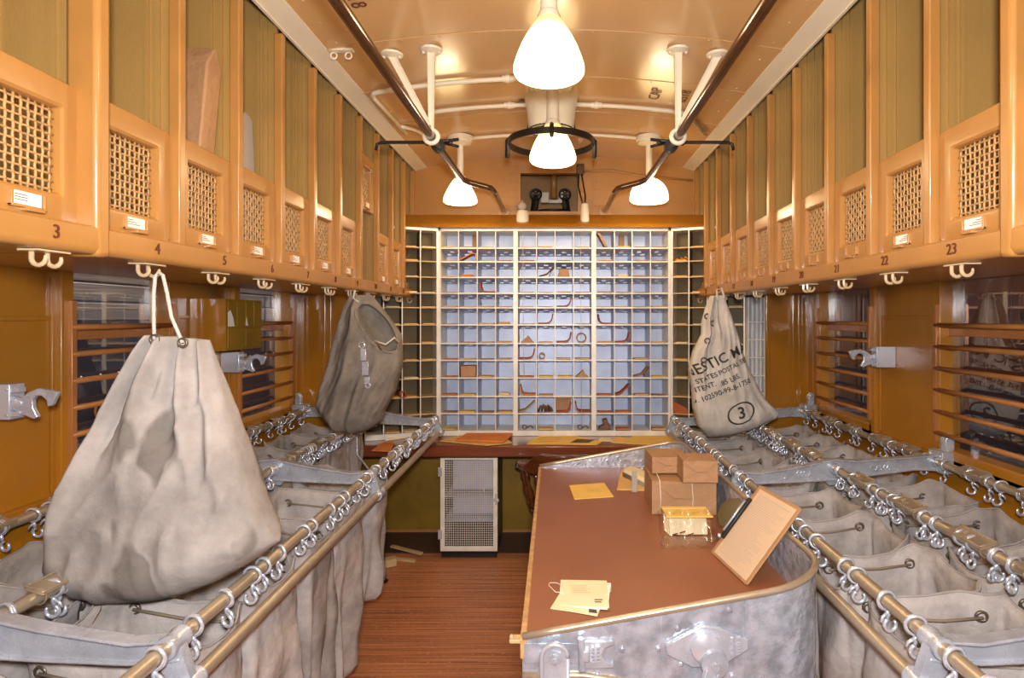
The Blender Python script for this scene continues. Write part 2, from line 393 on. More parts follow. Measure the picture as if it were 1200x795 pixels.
# end partitions beside the case, facing the camera
for sx, x0 in ((-1,1.37),(1,1.47)):
    a,b = sorted((sx*x0, sx*WX)); m = MB().box(a,b,4.19,4.23,.0,E+.16)
    w = struct('wall_partition_'+('left' if sx<0 else 'right'), m, 'gloss_wall_paint')
    m = MB()
    for xx in (.015,.20,.24): a2,b2 = sorted((sx*(x0+xx), sx*(x0+xx+.018))); m.box(a2,b2,4.18,4.19,.9,E+.16)
    for k in range(6): m.ball((sx*(x0+.225),4.19,1.05+k*.13), .004, 6, .6, (0,1,0))
    struct('panel_bead', m, 'gloss_wall_paint', w, bev=.002)
# what stands outside the windows: the flank of the neighbouring car, left and right
OX = 2.6
m = MB().box(-OX-.1,-OX,-1,9,-.5,E-.02)
o = thing('parked_rail_car', 'dark blue riveted rail car flank with gold letter, outside the left windows', 'rail car', (-OX,3,-.5))
obj('lower_panel', m, 'outer_dark', o)
m = MB()
for k in range(12):
    z = E-.02+k*.11; m.box(-OX-.08,-OX,-1,9,z,z+.102)
obj('plank_siding', m, 'outer_plank', o, bev=.006)
m = MB()
for k in range(60):
    for z in (E-.1,E-.33): m.ball((-OX,-.5+k*.14,z), .008, 6, .6, (1,0,0))
obj('rivet_row', m, 'cream_paint', o)
obj('letter', text_mb('C', .17, (-OX+.003,3.42,E-.54), (0,1,0), (0,0,1)), 'gold', o)
o = thing('parked_wooden_car', 'red-brown wooden rail car side with framed window, outside the right windows', 'rail car', (OX,3,-.5))
m = MB()
for k in range(46): m.box(OX,OX+.05,-1+k*.2,-1+k*.2+.193,-.5,3.2)
obj('board_siding', m, 'outer_red', o, bev=.004)
m = MB()
for (a,b) in ((2.55,3.30),(4.1,5.0)): m.box(OX-.03,OX+.01,a,b,E-.02,E+.03); m.box(OX-.03,OX+.01,a,b,E+.30,E+.36); m.box(OX-.03,OX+.01,a,a+.05,E-.02,E+.36); m.box(OX-.03,OX+.01,b-.05,b,E-.02,E+.36)
obj('window_frame', m, 'outer_red', o, bev=.004)
m = MB(); m.box(OX-.012,OX-.002,2.6,3.25,E+.03,E+.30); m.box(OX-.012,OX-.002,4.15,4.95,E+.03,E+.30)
obj('dark_pane', m, 'outer_dark', o)
obj('lower_skirt', MB().box(OX-.02,OX-.001,-1,9,-.5,E-.42), 'outer_dark', o)

# ================================================================ OVERHEAD BINS
SP = .322; DY = [1.408+SP*i for i in range(-3,11)]; DY = [y for y in DY]
BX = 1.08; ZL0, ZL1 = E+.144, E+.210; GW = .292; GH = .318
def ringpts(w, h, r, n=4):
    pts = []
    for (cx,cz,a) in ((w/2-r,h/2-r,0),(-w/2+r,h/2-r,PI/2),(-w/2+r,-h/2+r,PI),(w/2-r,-h/2+r,1.5*PI)):
        for i in range(n): a2 = a+PI/2*i/(n-1); pts.append((cx+r*math.cos(a2), cz+r*math.sin(a2)))
    return pts
def gate_frame(sx):   # local: face at x=0 looking toward the aisle (-sx), y along the car, z up from the gate bottom
    m = MB(); f = -sx
    out = ringpts(GW, GH, .014); inn = ringpts(.176, .19, .006)
    oc = GH/2; ic = .062+.095
    def wav(y): return .004*math.sin(y*30)
    def O(d, g=0):
        k = 1-g
        return [Vector((f*d, y*k, oc+z*k+(wav(y) if z > .1 else 0))) for y,z in out]
    def I(d, g=0): return [Vector((f*d, y*(1+g), ic+z*(1+g))) for y,z in inn]
    m.loft([O(-.018), O(.005), O(.009,.02), O(.010,.05), I(.010,.10), I(.006,.03), I(-.006), I(-.018)], closed=True)
    return m
def wire_mesh(sx):
    m = MB(); nx, nz = 10, 11; w, h = .178, .192; z0 = .062-.001; f = -sx; r = .0032
    for i in range(nx):
        y = -w/2+w*(i+.5)/nx
        m.tube([Vector((f*(-.010+.0012*(1 if (i+j)%2 else -1)), y, z0+h*j/nz)) for j in range(nz+1)], r, 4)
    for j in range(nz):
        z = z0+h*(j+.5)/nz
        m.tube([Vector((f*(-.010+.0012*(1 if (i+j)%2 else -1)), -w/2+w*i/nx, z)) for i in range(nx+1)], r, 4)
    return m
def holder(sx):
    m = MB(); f = -sx
    def bx(y0,y1,z0,z1,d0,d1): a,b = sorted((f*d0,f*d1)); m.box(a,b,y0,y1,z0,z1)
    bx(-.042,.042,.012,.018,.008,.020); bx(-.042,-.036,.012,.046,.008,.018); bx(.036,.042,.012,.046,.008,.018)
    bx(-.042,.042,.012,.048,.008,.011); bx(-.012,.030,.006,.014,.008,.026)
    return m
def double_hook(sx):
    m = MB(); m.box(-.022,.022,-.042,.042,-.004,0)
    for yy in (-.018,.022):
        c = (.002,yy,-.018); m.tube([(-.013,yy,-.002)]+arc(c,.015,PI,2*PI+.35,9), [.005]*7+[.0045,.004,.003], 8)
    return m
for sx, side in ((-1,'left'),(1,'right')):
    root = thing('overhead_bin_rack', ('tan overhead rack of numbered mesh-gated bins along the %s wall' % side), 'bin rack', (sx*1.4,2.4,E+.144))
    # rounded ledge in two lengths, with the deck behind
    def ledge(y0,y1):
        c = [(BX-.012,ZL0+.033)]; prof = []
        for k in range(7): a = PI/2+PI*k/6; prof.append((.0+.033*math.cos(a)*.8, .033*math.sin(a)))
        pts = [Vector((sx*(BX-.004-px2*-1), y0, ZL0+.033+pz)) for px2,pz in [(abs(p[0])*-1,p[1]) for p in prof]]
        pts = [Vector((sx*(BX+.004),y0,ZL1)), Vector((sx*(BX-.018),y0,ZL1)), Vector((sx*(BX-.025),y0,ZL1-.006))]+[Vector((sx*(BX-.009-.017*math.cos(PI/2*k/6)), y0, ZL0+.018-.018*math.sin(PI/2*k/6))) for k in range(7)]
        pts += [Vector((sx*(WX-.005),y0,ZL0+.02)), Vector((sx*(WX-.005),y0,ZL1))]
        obj('ledge', MB().prism(pts, (0,y1-y0,0)), 'tan_paint', root, smooth=30)
    ledge(.2,1.392); ledge(1.402,4.0+.004); ledge(4.008,4.63-.03)
    # the moulded post that breaks the ledge
    m = MB(); a,b = sorted((sx*(BX-.028), sx*(BX+.05))); m.box(a,b,1.375,1.42,ZL0-.004,E+1.12)
    obj('end_post', m, 'tan_paint', root, bev=.012)
    a,b = sorted((sx*1.06, sx*(WX-.005)))
    obj('roof_panel', MB().box(a,b,-1.5,4.58,E+1.5,E+1.52), 'olive_paint', root)
    a,b = sorted((sx*1.70, sx*(WX-.005)))
    obj('back_panel', MB().box(a,b,.2,4.58,ZL1,E+1.5), 'olive_paint', root)
    for i, y in enumerate(DY):
        if y > 4.6: y = 4.58
        m = MB(); a,b = sorted((sx*(BX+.02), sx*1.70)); m.box(a,b,y-.006,y+.006,ZL1,E+1.5)
        # guide channels and a seam on the sheet
        for (x0,x1) in ((1.135,1.15),(1.168,1.178),(1.30,1.305)): a,b = sorted((sx*x0,sx*x1)); m.box(a,b,y-.013,y+.013,ZL1,E+1.5)
        dv = obj('divider', m, 'olive_paint', root)
        m = MB(); a,b = sorted((sx*(BX-.004), sx*(BX+.03))); m.box(a,b,y-.015,y+.015,ZL1-.004,E+1.124)
        obj('divider_nosing', m, 'tan_paint', dv, bev=.004)
    fr = gate_frame(sx); wm = wire_mesh(sx); hd = holder(sx); first = None
    for i in range(len(DY)-1):
        yc = (DY[i]+DY[i+1])/2-.004; zg = ZL1+.004; num = i  # DY[0] is two bins before bin 3
        n = i+1 if sx < 0 else 26-i
        if sx < 0 and n == 10: zg = E+.625
        if i >= 11: pass
        loc = Vector((sx*(BX+.03), yc, zg))
        if first is None:
            def sh(mb): q = MB(); q.v = [p+loc for p in mb.v]; q.f = mb.f; return q
            g = obj('gate', sh(fr), 'tan_paint', root, smooth=22); g.location = loc-WLOC[root.name]
            for v in g.data.vertices: v.co = v.co-(loc-WLOC[root.name])
            WLOC[g.name] = loc
            wq = obj('wire_mesh', sh(wm), 'worn_edge', g, smooth=True); hq = obj('label_holder', sh(hd), 'tan_paint', g, bev=.0015)
            first = (g, wq, hq)
        else:
            g = first[0].copy(); C.objects.link(g); g.location = loc-WLOC[root.name]; WLOC[g.name] = loc
            for q in first[1:]: c = q.copy(); C.objects.link(c); c.parent = g
        if sx < 0 or n in (22,23,24):
            f = -sx; a,b = sorted((loc.x+f*.0115, loc.x+f*.0135))
            pl = obj('paper_label', MB().box(a,b,loc.y-.034,loc.y+.034,loc.z+.018,loc.z+.046), 'white_paper', g)
            a,b = sorted((loc.x+f*.0135, loc.x+f*.0137))
            q = MB()
            for k in range(3): q.box(a,b,loc.y-.030,loc.y-.030+(.02+.012*k if n != 3 else .03),loc.z+.038-k*.0055,loc.z+.0397-k*.0055)
            obj('print_lines', q, 'print_ink', g)
        if sx > 0 and n > 24: continue
        if sx < 0 and n < 3: continue
        obj('bin_number', text_mb(str(n), .042, (sx*(BX-.0272), yc+.02, ZL0+.036), (0,-sx,0), (0,0,1), .0012), 'brown_ink', root)
    # coat-style double hooks under the ledge
    dh = double_hook(sx); h0 = None
    for i in range(1,len(DY)-1):
        loc = Vector((sx*(BX+.01), (DY[i]+DY[i+1])/2+.03, ZL0-.001))
        if h0 is None:
            q = MB(); q.v = [p+loc for p in dh.v]; q.f = dh.f
            h0 = obj('double_hook', q, 'hook_paint', root, smooth=40)
            h0.location = loc-WLOC[root.name]
            for v in h0.data.vertices: v.co = v.co-(loc-WLOC[root.name])
        else:
            c = h0.copy(); C.objects.link(c); c.location = loc-WLOC[root.name]
# mail tucked in the overhead bins
def brown_packet(x0,x1,y0,y1,z0,z1,top_,lean):
    m = MB(); P = [(x0,y0),(x1,y0),(x1,y1),(x0,y1)]
    r0 = [Vector((x,y,z0)) for x,y in P]; r1 = [Vector((x+lean,y,z1)) for x,y in P]
    r2 = [Vector((x+lean,(y0+y1)/2+(y-(y0+y1)/2)*.15,z1+top_)) for x,y in P]
    return m.loft([r0,r1,r2])
p = thing('paper_parcel', 'tall brown wrapped parcel leaning out of overhead bin five', 'parcel', (-1.2,1.95,ZL1))
obj('wrapping', rotated(brown_packet(-.16,.15,-.05,.03,0,.61,.06,.0),(-1.325,1.99,ZL1+.02),rz=-.04,ry=.09), 'kraft', p, bev=.006)
p = thing('paper_parcel', 'pale grey wrapped packet standing in overhead bin six', 'parcel', (-1.2,2.28,ZL1))
obj('wrapping', rotated(brown_packet(-.14,.12,-.06,.04,0,.54,.02,.0),(-1.275,2.29,ZL1+.01),rz=.05,ry=-.04), 'grey_paper', p, bev=.006)
# ================================================================ CEILING FITTINGS
shade_mat('opal_near', 7, .22)
def lamp(x, y, zb, prof, label, stem_r, box=False, k=1.0):
    root = thing('ceiling_lamp', label, 'lamp', (x,y,zb), 'opal glass lamps hanging from the car ceiling')
    h = prof[-1][1]; zc = CEZ(x)
    sh = MB().lathe(prof+[(prof[-1][0]-.004,h-.002)]+[(max(r-.005,.002),z) for r,z in reversed(prof)], (x,y,zb), 40)
    # lathe caps close the rings: drop them so the shade stays open below
    sh.f = [f for f in sh.f if len(f) == 4]
    n = 40; base = (len(prof)*2)*n
    sh.f += [(base+i, base+(i+1)%n, (i+1)%n, i) for i in range(n)]
    o = obj('lamp_shade', sh, 'opal_near', root, smooth=True)
    b = MB().lathe([(.0,0),(.03,.005),(.042,.03),(.04,.055),(.022,.09),(.018,.11),(0,.115)], (x,y,zb+.04), 16)
    obj('bulb', b, 'opal_near', root, smooth=True)
    m = MB().lathe([(0,-.02),(prof[-1][0]+.006,-.02),(prof[-1][0]+.008,-.004),(prof[-1][0]+.002,.01),(stem_r+.006,.012),(stem_r,.02),(stem_r,zc-zb-h-.03),(stem_r+.004,zc-zb-h-.02),(0,zc-zb-h-.02)], (x,y,zb+h), 20)
    obj('stem', m, 'cream_paint', root, smooth=35)
    if box: m = MB().lathe([(0,-.06),(.028,-.06),(.045,-.05),(.075,-.045),(.075,-.03),(.085,-.028),(.085,.0),(0,0)], (x,y,zc), 20)
    else: m = MB().lathe([(0,-.03),(.05,-.028),(.062,-.016),(.10,-.012),(.105,0),(0,0)], (x,y,zc), 28)
    obj('canopy', m, 'cream_paint', root, smooth=35)
bell = [(.104,-.004),(.118,.003),(.125,.014),(.125,.035),(.116,.065),(.100,.105),(.082,.14),(.062,.172),(.045,.198),(.035,.212)]
cone = [(.100,-.002),(.112,.006),(.113,.02),(.104,.05),(.090,.08),(.068,.12),(.048,.15),(.034,.168)]
dome = [(.118,-.002),(.128,.008),(.128,.03),(.124,.06),(.112,.09),(.088,.122),(.062,.142),(.036,.152)]
lamp(-.02,2.11,E+.85,bell,'largest opal glass lamp hanging nearest the camera on the centreline',.031)
lamp(-.01,3.22,E+.832,bell,'opal glass lamp on the centreline hanging below the fan ring',.034)
lamp(-.632,4.0,E+.765,cone,'small conical opal lamp at far left under the dark overhead bar',.022,True)
lamp(.632,4.0,E+.775,dome,'small dome-shaped opal lamp at far right under the dark overhead bar',.022,True)
for y in (1.0,-.1,-1.1):
    lamp(0,y,E+.85,bell,'opal glass lamp hanging above and behind the camera',.031)

# circular exhaust fan
fy = 3.38; zc = CEZ(0)
root = thing('ceiling_fan', 'round cream fan housing with black ring guard on the ceiling', 'fan', (-.02,fy,zc-.3))
obj('housing', MB().lathe([(0,0),(.155,0),(.15,-.01),(.138,-.09),(.128,-.185),(.118,-.19),(.11,-.185),(0,-.15)], (-.02,fy,zc), 36), 'cream_paint', root, smooth=35)
m = MB(); zr = E+.985
def band(R, z0, z1, t=.004): 
    n = 40; rings = []
    for k in range(n):
        a = 2*PI*k/n; c, s_ = math.cos(a), math.sin(a)
        rings.append([Vector((-.02+R*c,fy+R*s_,z0)), Vector((-.02+(R+t)*c,fy+(R+t)*s_,z0)), Vector((-.02+(R+t)*c,fy+(R+t)*s_,z1)), Vector((-.02+R*c,fy+R*s_,z1))])
    m.loft(rings, closed=True)
band(.236,zr-.018,zr+.018,.008); band(.122,E+1.055,E+1.08,.006)
obj('ring_guard', m, 'black_iron', root, smooth=35)
for k in range(4):
    a = PI/4*0+k*PI/2+.02; d = Vector((math.cos(a),math.sin(a),0)); c = Vector((-.02,fy,0))
    pts = [c+d*.12+Vector((0,0,E+1.09)), c+d*.13+Vector((0,0,E+1.05)), c+d*.17+Vector((0,0,E+1.03)), c+d*.225+Vector((0,0,E+1.02)), c+d*.247+Vector((0,0,E+1.0)), c+d*.247+Vector((0,0,E+.90))]
    obj('guard_arm', MB().tube(pts,.013,6), 'black_iron', root, smooth=True)
obj('hub', MB().lathe([(0,-.02),(.05,-.015),(.06,.03),(.05,.07),(0,.075)], (-.02,fy,E+1.03), 20), 'black_iron', root, smooth=35)
m = MB()
for k in range(4):
    a = .6+k*PI/2
    m.prism([(-.02+.05*math.cos(a+d_)+0 if i==0 else -.02+r_*math.cos(a+d_), fy+r_*math.sin(a+d_), E+1.05+dz) for i,(r_,d_,dz) in enumerate([(.05,-.2,0),(.11,-.3,.012),(.11,.3,-.012),(.05,.2,0)])],(0,0,.003))
obj('blade', m, 'black_iron', root)

# conduits along the ceiling
def cz(x): return CEZ(x)-.018
def conduit(pts, label, r=.0125, couplings=()):
    root = thing('conduit', label, 'conduit', pts[0])
    # round off corners
    P = [Vector(pts[0])]
    for i in range(1,len(pts)-1):
        a,b,c = Vector(pts[i-1]),Vector(pts[i]),Vector(pts[i+1]); d = min(.09,(a-b).length*.45,(c-b).length*.45)
        p0 = b+(a-b).normalized()*d; p2 = b+(c-b).normalized()*d
        for k in range(7): t = k/6.0; P.append(p0*(1-t)**2+b*2*t*(1-t)+p2*t*t)
    P.append(Vector(pts[-1]))
    obj('pipe', MB().tube(P,r,10), 'cream_paint', root, smooth=True)
    for c,ax in couplings:
        obj('coupling', MB().lathe([(0,-.03),(.017,-.03),(.017,-.012),(.021,-.01),(.021,.01),(.017,.012),(.017,.03),(0,.03)], c, 12, ax), 'cream_paint', root, smooth=35)
def row(x0,x1,y,n=6): return [(x0+(x1-x0)*i/(n-1), y, cz(x0+(x1-x0)*i/(n-1))) for i in range(n)]
conduit([(-.93,3.75,cz(.93)),(-.95,3.06,cz(.95))]+row(-.8,-.125,3.06)+[(-.12,3.2,cz(.12))], 'cream conduit bending at the left edge, nearer of the two ceiling pipes', .0125, [((-.24,3.06,cz(.24)),(1,0,0))])
conduit([(-.80,3.9,cz(.80)),(-.72,3.44,cz(.72))]+row(-.6,-.15,3.44,4), 'cream conduit running from fan housing to the left', .0125, [((-.26,3.44,cz(.26)),(1,0,0))])
conduit(row(.12,.62,3.44,5)+[(.75,3.44,cz(.75)),(.95,3.75,cz(.95))], 'cream conduit running from fan housing to the right', .0125, [((.24,3.44,cz(.24)),(1,0,0))])
conduit(row(-.55,.55,4.0,9), 'cream conduit joining the two small far lamps', .011)
conduit([(-.71,4.0,cz(.71)),(-.80,4.0,cz(.8)),(-.86,3.7,cz(.86)),(-.93,3.6,cz(.93))], 'short cream conduit curving from far left lamp to side', .011)
# cable down to the canister
m = MB().tube([(.16,4.4,CEZ(.16)-.03),(.165,4.5,E+1.14),(.15,4.57,E+1.10)], .012, 8)
root = thing('wall_cable', 'two dark cables hanging from a junction to the white canister', 'cable', (.2,4.57,E+.78))
obj('junction_box', MB().box(.165,.225,4.54,4.6,E+1.09,E+1.17), 'dark_bar_paint', root, bev=.006)
for s_ in (-1,1):
    obj('cable', MB().tube([(.195+s_*.01,4.56,E+1.10),(.20+s_*.02,4.55,E+1.0),(.215+s_*.018,4.53,E+.92),(.22+s_*.006,4.49,E+.84)], .006, 8), 'black_iron', root, smooth=True)
conduit([(.22,4.585,E+1.12),(.45,4.585,E+1.13),(.62,4.585,E+1.09),(1.06,4.585,E+1.05)], 'brown conduit running along the rear wall to the right', .008)
bpy.data.objects[[o.name for o in C.objects if o.name.startswith('conduit')][-1]]
for o in C.objects:
    if o.name.startswith('pipe') and o.parent and o.parent.get('label','').startswith('brown conduit'): o.data.materials[0] = MATS['rear_wall_paint']

# long dark overhead bars with their cream brackets
for sx, side in ((-1,'left'),(1,'right')):
    root = thing('overhead_bar', 'long dark brown bar running overhead along the %s of the ceiling' % side, 'bar', (sx*.555,2.5,E+.82))
    pts = [(sx*(.575 if sx<0 else .535),-1.5,E+.82),(sx*.56,2.7,E+.82),(sx*.555,3.5,E+.825),(sx*.55,3.58,E+.825),(sx*.52,3.64,E+.822),(sx*.44,3.74,E+.82),(sx*.405,3.80,E+.82),(sx*.395,3.90,E+.82),(sx*.39,4.58,E+.82)]
    obj('bar', MB().tube(pts,.019,14), 'dark_bar_paint', root, smooth=True)
    obj('wall_flange', MB().lathe([(0,0),(.05,0),(.05,-.008),(.028,-.012),(.026,-.02),(0,-.02)], (sx*.39,4.597,E+.82), 20, (0,1,0)), 'rear_wall_paint', root, smooth=35)
    by = 2.71
    root = thing('bar_bracket', 'cream cast V-shaped bracket holding the %s overhead bar' % side, 'bracket', (sx*.56,by,E+.82))
    for (xt) in (.56,.74):
        a = Vector((sx*.56,by,E+.85)); b = Vector((sx*xt,by,CEZ(xt)-.008)); d = (b-a).normalized()
        m = MB(); n = d.cross(Vector((0,1,0))).normalized()
        m.prism([a-n*.010+Vector((0,-.004,0)), a+n*.010+Vector((0,-.004,0)), b+n*.016+Vector((0,-.004,0)), b-n*.016+Vector((0,-.004,0))],(0,.008,0))
        for s_ in (-1,1): m.prism([a+n*s_*.006+Vector((0,-.010,0)), a+n*s_*.012+Vector((0,-.010,0)), b+n*s_*.018+Vector((0,-.010,0)), b+n*s_*.012+Vector((0,-.010,0))],(0,.02,0))
        m.tube([a,b],.005,6)
        obj('leg', m, 'cream_paint', root, bev=.002)
        m = MB().lathe([(0,-.016),(.02,-.016),(.048,-.008),(.052,0),(0,0)], b+Vector((0,0,.006)), 20)
        for s_ in (-1,1): m.ball(b+Vector((s_*.036,0,-.008)), .008, 8, .7)
        obj('foot', m, 'cream_paint', root, smooth=35)
    obj('collar', MB().torus((sx*.56,by,E+.82),.030,.011,(0,1,0),24,8), 'cream_paint', root, smooth=True)
    root = thing('sliding_rod', 'black iron rod clamped across the %s overhead bar' % side, 'rod', (sx*.56,2.86,E+.82))
    obj('clamp', MB().lathe([(.019,-.02),(.032,-.02),(.032,.02),(.019,.02)], (sx*.557,2.86,E+.82), 16, (0,1,0)).ball((sx*.50,2.86,E+.835),.014).ball((sx*.61,2.86,E+.835),.014), 'black_iron', root, smooth=35)
    obj('rod', MB().tube([(sx*.46,2.87,E+.855),(sx*.52,2.86,E+.845),(sx*.60,2.86,E+.838),(sx*.83,2.86,E+.838),(sx*.85,2.86,E+.828),(sx*.855,2.86,E+.80)],.008,8), 'black_iron', root, smooth=True)
    obj('rod_finger', MB().tube([(sx*.46,2.87,E+.82),(sx*.53,2.86,E+.835)],.007,8), 'black_iron', root, smooth=True)
# double ring hook on the ceiling
q = Vector((-.93,2.60,CEZ(.93)-.004))
root = thing('ring_hook', 'cream double ring hook plate screwed to the ceiling at left', 'hook', q)
obj('plate', MB().box(q.x-.055,q.x+.055,q.y-.016,q.y+.016,q.z-.008,q.z+.004), 'cream_paint', root, bev=.003)
for s_ in (-1,1): obj('ring', MB().torus((q.x+s_*.032,q.y,q.z-.026),.014,.004,(0,1,0)), 'cream_paint', root, smooth=True)

# fittings behind the opening
root = thing('brake_gear', 'black valve wheels and white bracket seen through the rear opening', 'machinery', (-.04,4.9,2.2))
for (px,s_) in ((628,1),(662,-1)):
    c = at(px,228,4.95); m = MB().torus(c,.045,.008,(0,1,0),20,6)
    for k in range(3): a = k*PI/3; m.tube([c+Vector((math.cos(a),0,math.sin(a)))*.045,c-Vector((math.cos(a),0,math.sin(a)))*.045],.006,6)
    m.lathe([(0,-.03),(.016,-.03),(.016,.06),(0,.06)],c,10,(0,1,0))
    m.tube([c+Vector((0,.03,-.02)),c+Vector((s_*-.03,.05,-.22))],.03,8)
    obj('valve_wheel', m, 'black_iron', root, smooth=35)
c = at(649,232,5.0); m = MB()
for s_ in (-1,1): m.box(c.x+s_*.075-.035,c.x+s_*.075+.035,4.98,5.02,c.z-.045,c.z+.045)
m.box(c.x-.1,c.x+.1,4.99,5.01,c.z-.045,c.z-.015)
obj('bracket', m, 'cream_paint', root, bev=.006)
obj('shaft', MB().tube([c+Vector((0,.02,.0)),c+Vector((0,.02,.3))],.028,12), 'rear_wall_paint', root, smooth=True)
obj('drum', MB().lathe([(0,-.02),(.15,-.02),(.17,-.0),(.12,.05),(.0,.07)],(c.x,4.95,2.42),28), 'black_iron', root, smooth=35)
obj('disc', MB().lathe([(0,-.006),(.15,-.006),(.15,.006),(0,.006)],(c.x,4.98,2.535),28), 'black_iron', root, smooth=35)
root = thing('canister', 'squat white canister with round glass bulb left of the opening', 'canister', (-.24,4.46,E+.70))
obj('body', MB().lathe([(0,0),(.042,0),(.047,.012),(.047,.075),(.038,.095),(0,.097)],(-.24,4.46,E+.70),20), 'cream_paint', root, smooth=35)
obj('glass_bulb', MB().ball((-.245,4.46,E+.83),.036,16), 'grey_paper', root, smooth=True)
obj('cap', MB().lathe([(0,0),(.012,0),(.012,.012),(0,.014)],(-.245,4.46,E+.862),10), 'orange_paper', root, smooth=35)
root = thing('canister', 'tall white cylinder fed by two cables right of the opening', 'canister', (.225,4.46,E+.70))
obj('body', MB().lathe([(0,0),(.032,0),(.034,.008),(.032,.10),(.026,.145),(.018,.15),(0,.14)],(.225,4.46,E+.70),20), 'cream_paint', root, smooth=35)
obj('base', MB().box(.17,.28,4.42,4.50,E+.69,E+.70), 'wall_paint', root)
obj('base', MB().box(-.30,-.18,4.42,4.50,E+.69,E+.70), 'wall_paint', bpy.data.objects['canister'])
# ================================================================ SORTING CASE, TABLE
RY = [271,291,307,325.3,344,360.9,381,402.8,422.5,443.3,464.8,484.9,505]; KC = 158.37; YF = 4.42
RZ = [E+(372-y)/KC for y in RY]
COLS = [[516.6,537.4,559.3,580.8,601.6],[606.8,628.7,650.5,672,693.2],[698.5,720,740.7,762.2,783]]
CX = [[(x-650)/KC for x in s] for s in COLS]
ZB, ZTOP = .783, E+.657
root = thing('sorting_case', 'large pale metal letter case of twelve rows of pigeonholes in three sections', 'sorting case', (0,YF+.08,ZB))
m = MB(); xl,xr = -.862,.858
m.box(xl,CX[0][0],YF-.004,YF+.26,ZB,ZTOP); m.box(CX[2][4],xr,YF-.004,YF+.26,ZB,ZTOP)
m.box(CX[0][4],CX[1][0],YF-.006,YF+.26,ZB,ZTOP); m.box(CX[1][4],CX[2][0],YF-.006,YF+.26,ZB,ZTOP)
m.box(xl,xr,YF-.004,YF+.26,RZ[0],ZTOP); m.box(xl,xr,YF-.004,YF+.26,ZB,RZ[12])
for x in [xl+.01,(CX[0][4]+CX[1][0])/2,(CX[1][4]+CX[2][0])/2,xr-.01]:
    for k in range(9): m.ball((x,YF-.006,ZB+.08+k*.18),.0045,6,.6,(0,1,0))
for k in range(15): m.ball((xl+.05+k*.115,YF-.006,ZB+.012),.004,6,.6,(0,1,0)); m.ball((xl+.05+k*.115,YF-.006,ZTOP-.01),.004,6,.6,(0,1,0))
obj('frame', m, 'case_edge', root)
obj('back_panel', MB().box(xl,xr,YF+.26,YF+.267,ZB,ZTOP), 'case_metal', root)
def shelf_mesh(x0, x1, cols, y0, y1, z, holes=True):
    # flat sheet with three finger holes per pigeonhole, 4 mm thick
    m = MB(); d = y1-y0
    if not holes:
        return m.box(x0,x1,y0,y1,z-.003,z+.003)
    ys = [0,.30,.52,.66,.84,1.0]
    for c in range(len(cols)-1):
        a,b = cols[c],cols[c+1]; w = b-a; xs = [0,.10,.34,.38,.62,.66,.90,1]
        for j in range(5):
            for i in range(7):
                hole = (j == 1 and i == 3) or (j == 3 and i in (1,5))
                if hole: continue
                za,zb2 = z-.034*ys[j], z-.034*ys[j+1]; X0,X1,Ya,Yb = a+w*xs[i]-.0001,a+w*xs[i+1]+.0001,y0+d*ys[j],y0+d*ys[j+1]+.0001; m.add([(X0,Ya,za-.002),(X1,Ya,za-.002),(X1,Yb,zb2-.002),(X0,Yb,zb2-.002),(X0,Ya,za+.002),(X1,Ya,za+.002),(X1,Yb,zb2+.002),(X0,Yb,zb2+.002)],[(0,3,2,1),(4,5,6,7),(0,1,5,4),(1,2,6,5),(2,3,7,6),(3,0,4,7)])
    return m
for s_ in range(3):
    for r in range(1,12):
        sh = obj('shelf', shelf_mesh(CX[s_][0],CX[s_][4],CX[s_],YF+.01,YF+.26,RZ[r],True), 'case_metal', root)
        obj('shelf_lip', MB().box(CX[s_][0],CX[s_][4],YF-.003,YF+.012,RZ[r]-.0052,RZ[r]+.0052), 'case_edge', sh, bev=.001)
    for x in CX[s_][1:4]:
        d = obj('divider', MB().box(x-.002,x+.002,YF+.006,YF+.26,RZ[12],RZ[0]), 'case_metal', root)
        obj('divider_edge', MB().box(x-.003,x+.003,YF-.002,YF+.007,RZ[12],RZ[0]), 'case_edge', d)
for j,x in enumerate((-.235,.19)):    # thin string hanging down the front
    top('hanging_string', MB().tube([(x,YF-.012,ZTOP-.0),(x+.004,YF-.014,E+.1),(x+.01,YF-.014,(E-.45) if j==0 else E-.80)],.0014,5), 'string', ('thin pale string hanging down the %s half of the sorting case' % ('left','right')[j]), 'string', smooth=True)
